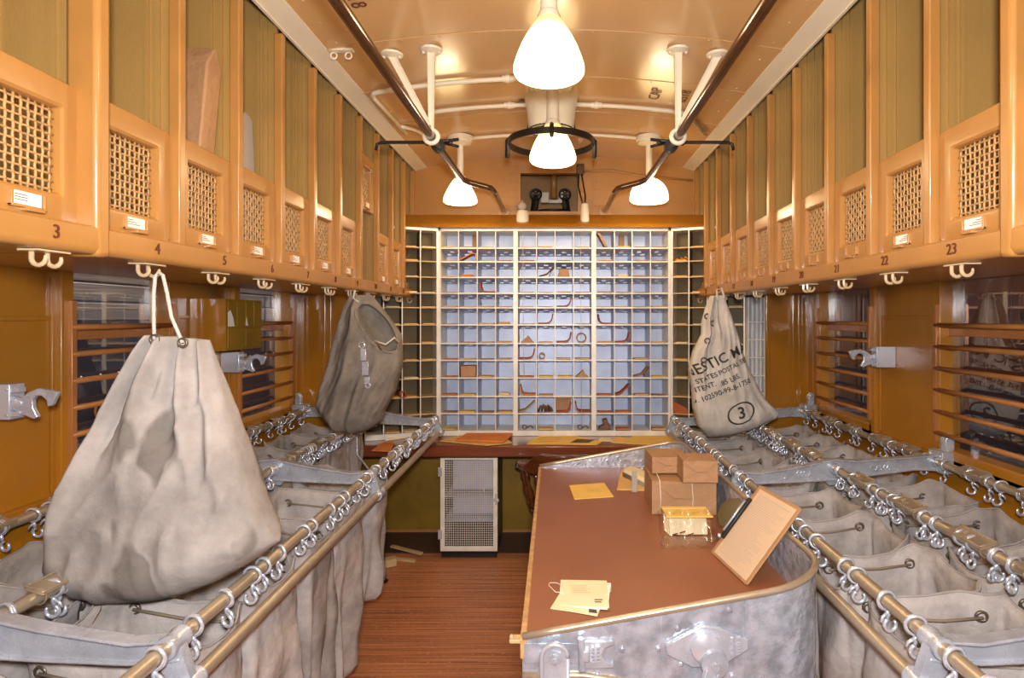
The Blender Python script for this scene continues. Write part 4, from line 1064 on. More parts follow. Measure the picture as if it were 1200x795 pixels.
rope([rim2[20]+Vector((0,-.01,0)), at(440,400,Y2-.17), at(452,404,Y2-.18), at(462,396,Y2-.16), rim2[27]+Vector((0,-.01,0))],.005,s2,'drawstring')
m = MB(); a = at(425,408,Y2-.17); 
for (px,py,hw,hh) in ((426,416,.014,.03),(428,432,.016,.035),(430,446,.013,.018)):
    q = at(px,py,Y2-.165); m.box(q.x-hw,q.x+hw,q.y-.005,q.y+.005,q.z-hh,q.z+hh)
m.torus(at(424,405,Y2-.165),.014,.004,(0,1,0)); m.torus(at(431,452,Y2-.165),.012,.004,(0,1,0))
obj('lock_strap', m, 'aluminium', s2, bev=.003)
rope([at(416,340,3.10), at(414,350,3.10), at(420,354,Y2-.05)],.005,s2)

Y3 = 3.62
m = sack_mesh([(832,347),(826,362),(822,378),(822,392),(812,412),(807,434),(811,455),(812,478),(818,500),(830,512)],
              [(848,346),(856,368),(864,392),(872,420),(882,444),(894,466),(902,474),(912,484),(911,490)], Y3, .12, .03,
              [(.18,.05,.045,-.1,.75,-.06),(.30,.04,-.04,-.1,.7,-.06),(.45,.05,.02,-.1,.5,.0),(.92,.07,-.02,.6,1,0)], 37)
bv = BVHTree.FromPolygons([tuple(p) for p in m.v], m.f)
s3 = thing('mail_sack', 'cream canvas sack with black lettering hanging at far right', 'mail sack', at(850,512,Y3))
obj('canvas_body', m, 'canvas_cream', s3, smooth=True)
rope([at(841,352,Y3-.04), at(840,340,3.62), at(846,338,3.62), at(849,350,Y3-.04)],.006,s3)
def project(mb, clip=True):
    # drape lettering on the cloth; letters past the fold are lost, as on the real sack
    V = []; ok = []
    for p in mb.v:
        h = bv.ray_cast(Vector((p.x,Y3-1,p.z)), Vector((0,1,0)))
        ok.append(h[0] is not None and h[1].y < -.2); V.append(Vector((p.x,(h[0].y if h[0] is not None else Y3)-.0035,p.z)))
    q = MB(); q.v = V; q.f = [f for f in mb.f if all(ok[i] for i in f)]; return q
def sack_text(s_, px, py, hpx, ang, bold=0):
    import bmesh
    sc = Y3/700.0; c = at(px,py,Y3); x = Vector((math.cos(ang),0,math.sin(ang))); y = Vector((-math.sin(ang),0,math.cos(ang)))
    t = text_mb(s_, hpx*sc*1.35, c, x, y, 0, bold)
    bm = bmesh.new(); vs = [bm.verts.new(p) for p in t.v]
    for f in t.f:
        try: bm.faces.new([vs[i] for i in f])
        except Exception: pass
    bmesh.ops.triangulate(bm, faces=bm.faces)
    for _ in range(2):
        bmesh.ops.subdivide_edges(bm, edges=[e for e in bm.edges if e.calc_length() > .008], cuts=1)
        bmesh.ops.triangulate(bm, faces=bm.faces)
    bm.verts.index_update(); t2 = MB(); t2.v = [v.co.copy() for v in bm.verts]; t2.f = [tuple(v.index for v in f.verts) for f in bm.faces]; bm.free()
    obj('lettering', project(t2), 'print_ink', s3)
A = .30
sack_text('DOMESTIC', 812, 433, 11.8, .43, .0012); sack_text('MAIL', 868, 408, 11.8, .43, .0012); sack_text('UNITED STATES POSTAL SERVICE', 837, 436, 5.6, .42, .0006)
sack_text('.85 LBS.', 850, 443.5, 6, .40, .0006); sack_text('CONTENT.', 815, 455, 6, .36, .0006); sack_text('NO. 102590-99-B-1750', 838, 458.5, 6, .375, .0006)
sack_text('3', 862, 481, 14, .22, .002)
ring = MB(); c = at(862,481,Y3); n = 40
for k in range(n):
    a0 = 2*PI*k/n; a1 = 2*PI*(k+1)/n; P = []
    for a_,r_ in ((a0,1),(a1,1),(a1,.87),(a0,.87)): P.append(c+Vector((.082*r_*math.cos(a_),0,.066*r_*math.sin(a_)+.018*r_*math.cos(a_))))
    ring.add(P,[(0,1,2,3)])
obj('lettering', project(ring), 'print_ink', s3)
for px,py in ((827,371),(834,379),(825,399),(820,421)):
    p = at(px,py,Y3); h = bv.ray_cast(Vector((p.x,Y3-1,p.z)), Vector((0,1,0)))
    obj('grommet', MB().torus(Vector((p.x,(h[0].y if h[0] is not None else Y3)-.004,p.z)),.0145,.005,(0,1,0)), 'dull_brass', s3, smooth=True)
# ================================================================ DUMPING TABLE (metal tray on the right)
ZT_ = E-.85
root = thing('sorting_table', 'riveted aluminium tray table with brown linoleum top, right foreground', 'table', (.33,2.4,0))
XL, XR, YN, YFAR = -.085, .755, 1.575, 3.38
def rimz(x): return ZT_+.008+.145*max(0,min(1,(x-XL)/(.72-XL)))
path = [(XL,YN)]+[(XL+(.56-XL)*k/8.0,YN) for k in range(1,9)]
for k in range(1,10): a = -PI/2+PI/2*k/9; path.append((XR-.19+.19*math.cos(a), YN+.19+.19*math.sin(a)))
for k in range(1,9): path.append((XR-.045*k/8.0, YN+.19+(YFAR-.10-YN-.19)*k/8.0))
xr2 = XR-.045
for k in range(1,7): a = PI/2*k/6; path.append((xr2-.10+.10*math.cos(a), YFAR-.10+.10*math.sin(a)))
for k in range(1,8): path.append((xr2-.10+(XL-xr2+.10)*k/7.0, YFAR))
path = [Vector((x,y)) for x,y in path]
zb = ZT_-.095
m = MB(); rings = []; bead = []; foot = []
for i,p in enumerate(path):
    a = path[max(i-1,0)]; b = path[min(i+1,len(path)-1)]; d = (b-a).normalized(); n = Vector((d.y,-d.x))
    z = rimz(p.x); o = p+n*.0; q = p-n*.006
    zbb = zb-.10*max(0,min(1,(p.x-.1)/.5))
    rings.append([Vector((o.x,o.y,zbb)),Vector((o.x,o.y,z)),Vector((q.x,q.y,z)),Vector((q.x,q.y,zbb))]); bead.append(Vector((o.x,o.y,z))); foot.append(Vector((o.x,o.y,zbb)))
m.loft(rings)
inset = [Vector((max(XL,min(XR-.006,p.x-(p.x-.3)*.012)), p.y+(.0065 if p.y < 2.2 else -.0065))) for p in path]
obj('side_wall', m, 'rough_aluminium', root, smooth=40)
obj('rim_bead', MB().tube(bead,.0095,10), 'rail_metal', root, smooth=True)
obj('foot_bead', MB().tube(foot,.011,10), 'rail_metal', root, smooth=True)
obj('table_top', MB().prism([(p.x,p.y,ZT_-.012) for p in inset],(0,0,.012)), 'lino', root)
obj('tray_floor', MB().prism([(p.x,p.y,ZT_-.03) for p in inset],(0,0,.0175)), 'rough_aluminium', root)
obj('edge_strip', MB().box(XL-.006,XL+.010,YN-.004,YFAR,ZT_-.05,ZT_+.004), 'worn_edge', root, bev=.003)
# near face fittings
yn = YN-.0005
def nf(px,py): return Vector(((px-650)/443.0, yn, E+(372-py)/443.0))
m = MB()
for px in (774,872): q = nf(px,760); m.box(q.x-.002,q.x+.002,yn-.004,yn,E-.97,rimz(q.x)-.006)
obj('seam', m, 'rough_aluminium', root)
for (px,py) in ((794,736),(854,714),(729,760),(771,759),(797,777),(857,791),(845,771),(700,790)):
    q = nf(px,py); obj('rivet', MB().ball(q,.009,10,.6,(0,1,0)), 'rough_aluminium', root, smooth=True)
for (x,y,z) in ((.69,1.63,E-.80),(.74,1.72,E-.78),(.715,1.66,E-.9)): obj('rivet', MB().ball((x,y,z),.009,10,.6,(1,-1,0)), 'rough_aluminium', root, smooth=True)
pl = obj('latch_plate', MB().prism([nf(*p) for p in ((778.5,752),(821,729),(841,732),(875,746),(875,758),(844,777),(810,779),(780,764))],(0,-.013,0)), 'aluminium', root, bev=.004)
q = nf(824,753); obj('boss', MB().lathe([(0,0),(.040,0),(.038,.018),(.022,.026),(0,.028)],q+Vector((0,-.011,0)),24,(0,-1,0)), 'bright_metal', pl, smooth=35)
q = nf(832,767); obj('crank_hub', MB().lathe([(0,0),(.036,0),(.034,.022),(.012,.026),(.010,.032),(0,.032)],q+Vector((0,-.026,0)),24,(0,-1,0)), 'aluminium', pl, smooth=35)
a = nf(828,772)+Vector((0,-.040,0)); b = nf(814,815)+Vector((0,-.04,0)); d = (b-a).normalized(); n = Vector((d.z,0,-d.x))
m = MB().prism([a+n*.018,a-n*.018,b-n*.018,b+n*.018],(0,-.010,0)).prism([a+n*.018+Vector((0,-.01,0)),a+n*.012+Vector((0,-.01,0)),b+n*.012+Vector((0,-.01,0)),b+n*.018+Vector((0,-.01,0))],(0,-.010,0)).prism([a-n*.018+Vector((0,-.01,0)),a-n*.012+Vector((0,-.01,0)),b-n*.012+Vector((0,-.01,0)),b-n*.018+Vector((0,-.01,0))],(0,-.010,0))
obj('crank_arm', m, 'aluminium', pl, bev=.002)
def studs(px,py,cols,rows,dx,dy,parent):
    m = MB()
    for i in range(cols):
        for j in range(rows):
            q = nf(px+dx*i,py+dy*j+i*-.8); m.obox(q+Vector((0,-.014,0)),(1,0,.2),(0,1,0),(0,0,1),.0048 if i%2 else .0036,.003,.0026)
    obj('raised_studs', m, 'bright_metal', parent)
studs(855,744,2,6,7,3.6,pl)
hb = obj('hinge_bracket', MB().prism([nf(*p) for p in ((680,748),(719,748),(719,753),(709,757),(705,764),(709,772),(719,775),(718,780),(680,781))],(0,-.010,0)), 'aluminium', root, bev=.003)
obj('hinge_barrel', MB().tube([nf(681,744)+Vector((0,-.012,0)),nf(682,781)+Vector((0,-.012,0))],.010,10), 'rough_aluminium', hb, smooth=35)
obj('hinge_nut', MB().box(nf(682,762).x,nf(690,762).x,yn-.022,yn-.006,nf(0,770).z,nf(0,757).z), 'aluminium', hb, bev=.003)
studs(694,755,2,5,6,4,hb)
obj('hinge_leaf', MB().box(nf(614,0).x,nf(680,0).x,yn-.004,yn,nf(0,776).z,nf(0,752).z), 'rough_aluminium', root, bev=.002)
# folding legs: rounded strap with bolt at the near corner and at the others
for (x,y) in ((0.0,yn-.010),(.50,yn+.03),(.0,YFAR-.02),(.50,YFAR-.02)):
    m = MB(); c = Vector((x,y,E-.885)); pts = [c+Vector((.038*math.cos(PI*k/10),0,.038*math.sin(PI*k/10))) for k in range(11)]+[Vector((x-.036,y,0)),Vector((x+.036,y,0))]
    lg = obj('leg', m.prism(pts,(0,-.012,0)), 'aluminium', root, bev=.003)
    m = MB().tube([c+Vector((.034*math.cos(PI*k/10),-.013,.034*math.sin(PI*k/10))) for k in range(11)]+[Vector((x-.034,y-.013,0))],.006,6).tube([c+Vector((.034,-.013,0)),Vector((x+.034,y-.013,0))],.006,6)
    obj('leg_flange', m, 'bright_metal', lg, smooth=True)
    obj('bolt', MB().lathe([(0,0),(.020,0),(.020,.004),(.012,.005),(.012,.014),(.005,.014),(.005,.020),(0,.020)],c+Vector((0,-.012,0)),6,(0,-1,0)), 'aluminium', lg)
obj('edge_catch', MB().box(XL-.035,XL+.002,YN+.0,YN+.03,ZT_-.012,ZT_-.002).ball((XL-.030,YN+.015,ZT_+.0),.006), 'wing_wood', root, bev=.002)

# ---- things lying on the tray table
def tt(px, py, dz=0.0):   # point of the linoleum under a photograph point
    k = (py-372)/(.85-dz); return Vector(((px-650)/k, 700.0/k, ZT_+dz))
def sheet_on(pts, z, t, m, name, label, cat, **k):
    return top(name, MB().prism([(p[0],p[1],z) for p in pts],(0,0,t)), m, label, cat, **k)
def lines(parent, p0, ex, ey, n, lw, gap, ln, z, m='print_ink'):
    q = MB(); p0 = Vector(p0); ex = Vector(ex).normalized(); ey = Vector(ey).normalized()
    rnd = random.Random(n*7+int(ln*1000))
    for k in range(n):
        a = p0+ey*gap*k; L_ = ln*rnd.uniform(.6,1)
        P = [a,a+ex*L_,a+ex*L_+ey*lw,a+ey*lw]; q.prism([(v.x,v.y,z) for v in P],(0,0,.0004))
    obj('print_lines', q, m, parent)
T = lambda px,py,dz=0.0: (tt(px,py,dz).x, tt(px,py,dz).y)
o = thing('envelope', 'yellow envelope lying alone on the brown table top toward the back', 'envelope', tt(692,577))
obj('paper', MB().prism([(*T(*p),ZT_+.0005) for p in ((667,570),(708,567),(719,583),(673,586))],(0,0,.004)), 'yellow_paper', o)
a = tt(688,574); lines(o,(a.x,a.y,0),(1,.1,0),(0,-1,0),4,.004,.02,.09,ZT_+.0046,'wing_wood')
# magazine and orange sleeve
sheet_on([T(723,575),T(728,552),T(742,548),T(768,560),T(764,576)],ZT_+.0005,.006,'manila','paper_sleeve','orange paper sleeve under the rolled newspaper beside the parcels','paper')
np_ = thing('newspaper', 'folded newspaper resting on an orange sleeve beside the brown parcels', 'newspaper', tt(750,560))
a,b,c_,d_ = [Vector((*T(x,y,.03),0)) for x,y in ((730,553),(768,572),(770,556),(742,543))]
m = MB(); 
rings = []
for k in range(9):
    t_ = k/8.0; p = a.lerp(d_,t_); q = b.lerp(c_,t_); z = ZT_+.010+.030*(1-t_)**.5*math.sin(min(1,t_*4+.25)*PI/2)
    rings.append([Vector((p.x,p.y,z)),Vector((q.x,q.y,z+.01)),Vector((q.x,q.y,z-.008)),Vector((p.x,p.y,z-.008))])
obj('pages', m.loft(rings), 'cream_paper', np_)
e = (b-a).normalized(); n_ = Vector((-e.y,e.x,0))
m = MB()
for k in range(3): off = Vector((0,-.004,.006+.010*k)); m.tube([a+off+Vector((0,0,ZT_)),b+off+Vector((0,0,ZT_))],.0045,8)
obj('folded_edge', m, 'grey_paper', np_, smooth=True)
# brown parcels
def wrapped(name, label, x0,x1,y0,y1,z0,z1, rz, seams, strings=()):
    c = Vector(((x0+x1)/2,(y0+y1)/2,z0)); root = thing(name, label, 'parcel', c); rnd = random.Random(int(x0*1000))
    hx,hy,h = (x1-x0)/2,(y1-y0)/2,z1-z0; m = MB(); n = 7
    def S(u,v,f):   # crinkled faces
        return f(u,v)
    faces = [lambda u,v: Vector((-hx+2*hx*u,-hy,h*v)), lambda u,v: Vector((hx,-hy+2*hy*u,h*v)), lambda u,v: Vector((hx-2*hx*u,hy,h*v)), lambda u,v: Vector((-hx,hy-2*hy*u,h*v)), lambda u,v: Vector((-hx+2*hx*u,-hy+2*hy*v,h)), lambda u,v: Vector((-hx+2*hx*u,hy-2*hy*v,0))]
    for fi,f in enumerate(faces):
        def P(u,v,f=f,fi=fi):
            p = f(u,v); e = min(u,1-u,v,1-v)*4
            q = noise.noise(p*14+Vector((c.x*7,0,0)))*.006*min(1,e)
            nrm = [Vector((0,-1,0)),Vector((1,0,0)),Vector((0,1,0)),Vector((-1,0,0)),Vector((0,0,1)),Vector((0,0,-1))][fi]
            return p+nrm*(q if fi != 5 else 0)
        m.grid(P,9,9)
    obj('wrapping', rotated(m,c,rz), 'kraft', root, smooth=28)
    # folded end flaps on the near face: triangle folds
    q = MB()
    q.prism([(-hx*.96,-hy-.004,h*.97),(hx*.96,-hy-.004,h*.97),(hx*.30,-hy-.004,h*.50),(-hx*.30,-hy-.004,h*.50)],(0,-.002,0))
    q.prism([(-hx*.96,-hy-.0045,h*.04),(hx*.96,-hy-.0045,h*.04),(hx*.2,-hy-.005,h*.44),(-hx*.2,-hy-.005,h*.44)],(0,-.002,0))
    obj('end_flap', rotated(q,c,rz), 'kraft', root, bev=.001)
    for t_ in strings:
        xx = -hx+2*hx*t_
        q = MB().tube([(xx,-hy-.008,0.003),(xx+.004,-hy-.008,h*.5),(xx,-hy-.006,h+.004),(xx+.002,0,h+.007),(xx,hy+.006,h+.004),(xx,hy+.006,.004)],.002,5)
        obj('string', rotated(q,c,rz), 'string', root, smooth=True)
    return root
wrapped('parcel','large brown paper parcel tied with string, under two smaller parcels', .425,.700,2.57,2.86,ZT_+.001,ZT_+.142,-.04,1,(.12,.62))
wrapped('parcel','small brown parcel on top of the large one, at left', .435,.600,2.68,2.86,ZT_+.150,ZT_+.222,.03,1)
wrapped('parcel','small crumpled brown parcel on top of the large one, at right', .545,.690,2.52,2.665,ZT_+.151,ZT_+.243,-.03,1)
# tag sticking up by the parcels
top('paper_tag', MB().prism([(.375,2.90,ZT_+.001),(.40,2.90,ZT_+.001),(.40,2.90,ZT_+.10),(.375,2.90,ZT_+.10)],(0,.002,0)), 'grey_paper', 'grey paper tag standing upright at left edge of the parcels', 'tag')
# clear packet of envelopes
root = thing('envelope_packet', 'clear plastic packet of cream envelopes in front of the large parcel', 'packet', (.52,2.36,ZT_))
for k in range(4):
    m = MB().box(-.085+.004*k,.085-.003*k,-.006,.006,0,.085-.006*k); rotated(m,(.52,2.37-.014*k,ZT_+.002),.04,-.35)
    obj('envelope', m, 'cream_paper', root)
m = MB().box(.43,.61,2.30,2.42,ZT_+.078,ZT_+.083); rotated(m,(0,0,0)); obj('envelope_top', m, 'yellow_paper', root)
m = MB(); 
def FP(u,v): 
    return Vector((.40+.235*u, 2.27+.06*v+.008*math.sin(u*20), ZT_+.002+.095*v+.006*math.sin(u*13+v*9)))
m.grid(FP,16,8); 
def FP2(u,v): return Vector((.39+.26*u, 2.18+.12*v, ZT_+.002+.005*abs(math.sin(u*11+v*4))))
m.grid(FP2,14,6)
obj('plastic_film', m, 'film', root, smooth=True)
m = MB()
for k in range(3): q = Vector((.455+.03*k,2.262,ZT_+.028+.008*(k%2))); m.obox(q,(1,0,.3),(0,1,0),(0,0,1),.012,.001,.0018)
obj('print_lines', m, 'brown_ink', root)
# stack of tags, near left
root = thing('tag_stack', 'stack of pale printed cards with a loop of string near table front', 'cards', tt(682,702))
for k,(P,mm) in enumerate(((((645,714),(660,690),(705,694),(697,722)),'cream_paper'),(((655,716),(662,688),(713,690),(700,724)),'cream_paper'),(((657,712),(660,684),(716,686),(712,717)),'white_paper'),(((655,713),(657,683),(711,684),(714,716)),'cream_paper'))):
    obj('card', MB().prism([(*T(x,y),ZT_+.0005+.0022*k) for x,y in P],(0,0,.0018)), mm, root)
a = tt(668,690); lines(root,(a.x,a.y,0),(1,.05,0),(.05,-1,0),5,.0025,.012,.06,ZT_+.0090,'wing_wood')
a = tt(697,710); lines(root,(a.x,a.y,0),(1,0,0),(0,1,0),2,.006,.014,.026,ZT_+.0090,'brown_ink')
obj('corner_print', MB().prism([(*T(x,y),ZT_+.0048) for x,y in ((690,720),(700,721),(699,717),(690,716))],(0,0,.0006)), 'outer_dark', root)
obj('string', MB().tube([tt(x,y)+Vector((0,0,.010)) for x,y in ((660,699),(651,698),(643,690),(644,687),(652,687),(658,690),(660,700))],.0012,5).tube([tt(x,y)+Vector((0,0,.010)) for x,y in ((708,688),(716,690),(716,697),(712,700))],.0012,5), 'string', root, smooth=True)
# clipboard leaning on the right wall
root = thing('clipboard', 'brown clipboard with printed sheet leaning against right wall of table', 'clipboard', (.62,1.95,ZT_))
BR = Vector((.605,1.885,ZT_+.004)); th = .16; e1 = Vector((-math.sin(th),math.cos(th),0)); hz = Vector((math.cos(th),math.sin(th),0)); zz = (hz*.63+Vector((0,0,.776))).normalized(); nn = e1.cross(zz).normalized()
if nn.x > 0: nn = -nn
W_,H_ = .27,.30
def cb(u,v,d=0): return BR+e1*W_*u+zz*H_*v+nn*d
obj('board', MB().prism([cb(0.02,0),cb(0,.02),cb(0,.98),cb(.02,1),cb(.98,1),cb(1,.98),cb(1,.02),cb(.98,0)],nn*-.005), 'kraft', root, bev=.001)
pp = obj('sheet', MB().prism([cb(.05,.03,.001),cb(.05,.96,.001),cb(.92,.96,.001),cb(.92,.03,.001)],nn*.0015), 'tan_sheet', root)
m = MB(); rnd = random.Random(5)
for k in range(34):
    v = .08+.0245*k; u1 = .90-.0*rnd.random(); u0 = .12+.25*rnd.random()
    # text runs from the clip edge across the sheet
    m.prism([cb(.20+.035*k if False else u0,v,.0027),cb(.86,v,.0027),cb(.86,v+.007,.0027),cb(u0,v+.007,.0027)],nn*.0003)
m.prism([cb(.10,.90,.0027),cb(.80,.90,.0027),cb(.80,.905,.0027),cb(.10,.905,.0027)],nn*.0003)
obj('print_lines', m, 'faint_ink', pp)
m = MB().prism([cb(.90,.22,.003),cb(.90,.80,.003),cb(.97,.80,.003),cb(.97,.22,.003)],nn*.012)
cl = obj('clip', m, 'black_iron', root, bev=.003)
m = MB().prism([cb(.96,.34,.008),cb(.96,.70,.008),cb(1.02,.72,.03),cb(1.12,.64,.045),cb(1.16,.52,.05),cb(1.12,.40,.045),cb(1.02,.32,.03)],nn*.002)
obj('clip_lever', m, 'film_amber', cl, bev=.001)
obj('clip_spring', MB().tube([cb(.95,.30,.018),cb(.95,.74,.018)],.004,8).ball(cb(.97,.80,.016),.008).ball(cb(.97,.22,.016),.008), 'bright_metal', cl, smooth=True)

# ================================================================ COUNTER THINGS
zc_ = .7825
def ct(px,py): k = (py-372)/(E-zc_); return (max(-1.2,(px-650)/k), min(700.0/k,4.40))
def paper(pts,z,t,m,name,label,cat,**k): return top(name, MB().prism([(*ct(*p),zc_+z) for p in pts],(0,0,t)), m, label, cat, **k)
paper(((515,518),(540,510),(590,509),(600,520),(570,523)),.0,.008,'manila','envelope','flat tan envelope under the big parcel envelope on counter','envelope',bev=.002)
o = paper(((533,519.5),(548,509.5),(602,509),(597,516),(590,521.5)),.0085,.018,'orange_paper','parcel_envelope','bulging orange-brown parcel envelope on the counter at left','envelope',bev=.006)
o = paper(((617,521),(632,511),(675,511),(706,518),(700,522.0)),.0,.004,'yellow_paper','document','yellowed document with dark picture on middle of the counter','document')
q = MB().prism([(*ct(*p),zc_+.0042) for p in ((668,520),(676,515.5),(698,516),(690,520))],(0,0,.0006)); obj('picture', q, 'wing_back', o)
q = MB()
for k in range(3): q.prism([(*ct(*p),zc_+.0042) for p in ((632+3*-k,514+2*k),(658-2*k,514+2*k),(658-2*k,514.5+2*k),(632-3*k,514.5+2*k))],(0,0,.0005))
obj('print_lines', q, 'grey_paper', o)
o = paper(((716,519),(722,513),(738,514),(742,511),(790,511),(800,521),(752,521.5)),.0,.005,'yellow_paper','document','yellowed loose papers on the right of the counter','document')
o = paper(((700,517),(704,514),(716,514),(718,518)),.0,.003,'cream_paper','document','small cream slip between the two documents on counter','document')
paper(((428,529),(433,519),(462,519),(458,530)),.0,.006,'orange_paper','envelope','bright orange envelope at the left end of the counter','envelope')
paper(((437,517),(440,513),(474,511),(474,514)),.0,.012,'cream_paper','envelope','long pale envelope behind the orange one at counter left','envelope')
o = top('paper_scrap', MB().box(-.40,-.36,4.38,4.41,zc_,zc_+.003), 'manila', 'tiny tan scrap on the counter beside the parcel envelope', 'paper')

# ================================================================ LOCKER UNDER THE COUNTER
root = thing('mesh_locker', 'tall narrow metal locker with wire mesh door under the counter', 'locker', (-.59,4.2,0))
x0,x1,y0,y1,z0,z1 = -.785,-.392,4.11,4.50,.05,.695
m = MB().box(x0,x0+.008,y0,y1,z0,z1).box(x1-.008,x1,y0,y1,z0,z1).box(x0,x1,y1-.008,y1,z0,z1).box(x0,x1,y0,y1,z1-.008,z1).box(x0,x1,y0,y1,z0,z0+.008)
obj('body', m, 'black_iron', root)
obj('plinth', MB().box(x0+.01,x1-.01,y0+.02,y1,.0,z0).box(x0+.005,x1-.005,y0+.008,y0+.022,.006,.03), 'black_iron', root)
for z in (.39,.22): obj('inner_shelf', MB().box(x0+.008,x1-.008,y0+.10,y1-.01,z,z+.006), 'case_metal', root)
for (a,b) in ((.42,.66),(.24,.37)): obj('stored_sheet_stack', MB().box(x0+.05,x1-.04,y0+.20,y1-.02,a,b), 'case_metal', root, bev=.004)
dr = obj('door', MB().box(x0,x0+.030,y0-.014,y0,z0+.004,z1-.002).box(x1-.030,x1,y0-.014,y0,z0+.004,z1-.002).box(x0+.03,x1-.03,y0-.014,y0,z0+.004,z0+.036).box(x0+.03,x1-.03,y0-.014,y0,z1-.014,z1-.002), 'case_edge', root, bev=.002)
m = MB(); nx,nz = 22,38
for i in range(nx+1): x = x0+.030+(x1-x0-.06)*i/nx; m.box(x-.0013,x+.0013,y0-.009,y0-.006,z0+.036,z1-.014)
for j in range(nz+1): z = z0+.036+(z1-z0-.05)*j/nz; m.box(x0+.03,x1-.03,y0-.010,y0-.008,z-.0013,z+.0013)
obj('wire_mesh', m, 'case_edge', dr)
for z in (.17,.60): obj('hinge', MB().box(x0-.012,x0+.012,y0-.020,y0-.010,z-.03,z+.03).tube([(x0-.010,y0-.018,z-.032),(x0-.010,y0-.018,z+.032)],.006,8), 'bright_metal', dr, bev=.001)
obj('latch', MB().box(x1-.026,x1+.010,y0-.024,y0-.012,.395,.415).box(x1-.016,x1-.004,y0-.032,y0-.012,.38,.45), 'bright_metal', dr, bev=.002)
obj('latch_cord', MB().tube([(x1-.012,y0-.034,.40),(x1-.02,y0-.03,.36),(x1-.05,y0-.025,.335),(x1-.075,y0-.022,.37),(x1-.085,y0-.02,.44),(x1-.10,y0-.018,.50)],.0025,6), 'string', dr, smooth=True)

# ================================================================ CAPTAIN'S CHAIR tucked under the counter
cxh, cyh = .06, 3.98
root = thing('captains_chair', 'dark polished wooden captain chair pushed in under the counter', 'chair', (cxh,cyh,0))
def bowp(t, r=1.0):  # t 0..1, U open toward the counter
    a = PI+PI*t; return cxh+.285*r*math.cos(a), cyh+.03+.27*r*math.sin(a)
rings = []
for k in range(25):
    t = k/24.0; x,y = bowp(t); a = PI+PI*t; rd = Vector((math.cos(a),math.sin(a),0)); w = .032; bb = max(0,min(1,(math.sin(PI*t)-.55)/.3)); bb = bb*bb*(3-2*bb); z = .675+.012*math.sin(PI*t); hgt = .022+.085*bb
    if t < .10 or t > .90: w = .042
    rings.append([Vector((x,y,z))+rd*w+Vector((0,0,-.014)),Vector((x,y,z))-rd*w+Vector((0,0,-.014)),Vector((x,y,z))-rd*w*.8+Vector((0,0,hgt)),Vector((x,y,z))+rd*w*.8+Vector((0,0,hgt))])
obj('arm_bow', MB().loft(rings), 'chair_wood', root, bev=.008)
seat = MB(); n = 28; P = []
for k in range(n): a = 2*PI*k/n; P.append((cxh+.235*abs(math.cos(a))**.8*(1 if math.cos(a)>0 else -1), cyh+.04+.225*abs(math.sin(a))**.8*(1 if math.sin(a)>0 else -1)))
seat.loft([[Vector((cxh+(x-cxh)*s_,cyh+.04+(y-cyh-.04)*s_,z)) for x,y in P] for s_,z in ((.9,.375),(1.0,.39),(1.0,.410),(.95,.418),(.6,.408),(.1,.405))])
obj('seat', seat, 'chair_wood', root, smooth=35)
for k in range(9):
    t = .06+.88*k/8.0; x,y = bowp(t); xb,yb_ = bowp(t,.80); a = Vector((xb,yb_,.41)); b = Vector((x,y,.665))
    prof = [.010,.016,.011,.019,.022,.014,.010,.018,.012,.009]
    obj('spindle', MB().tube([a.lerp(b,i/9.0) for i in range(10)],prof,10), 'chair_wood', root, smooth=True)
for sx in (-1,1):
    for sy in (-1,1):
        a = Vector((cxh+sx*.15,cyh+.04+sy*.14,.385)); b = Vector((cxh+sx*.215,cyh+.04+sy*.20,0))
        obj('leg', MB().tube([a.lerp(b,i/8.0) for i in range(9)],[.015,.020,.016,.023,.024,.018,.015,.018,.012],10), 'chair_wood', root, smooth=True)
obj('stretcher', MB().tube([(cxh-.19,cyh+.04,.16),(cxh,cyh+.04,.16),(cxh+.19,cyh+.04,.16)],[.010,.018,.010],8), 'chair_wood', root, smooth=True)
for sx in (-1,1): obj('stretcher', MB().tube([(cxh+sx*.19,cyh-.13,.16),(cxh+sx*.19,cyh+.04,.16),(cxh+sx*.19,cyh+.21,.16)],[.010,.016,.010],8), 'chair_wood', root, smooth=True)

# ================================================================ ON THE FLOOR
top('wood_stick', MB().prism([(-1.12,4.07,.004),(-1.04,4.05,.004),(-.94,4.02,.004),(-.94,4.05,.004),(-1.12,4.10,.004)],(0,0,.016)), 'wing_wood', 'broken flat wood strip lying on the floor by left rack', 'wood strip')
top('wood_stick', rotated(MB().box(-.14,.14,-.014,.014,0,.012),(-1.04,4.19,.022),-.5), 'wing_wood', 'thin wood strip crossed over another near the locker', 'wood strip')
top('wood_block', rotated(MB().box(-.04,.04,-.03,.03,0,.05),(-1.10,3.98,.004),.5), 'wing_wood', 'small pale wood block on the floor beneath the last left pouch', 'wood block', bev=.002)

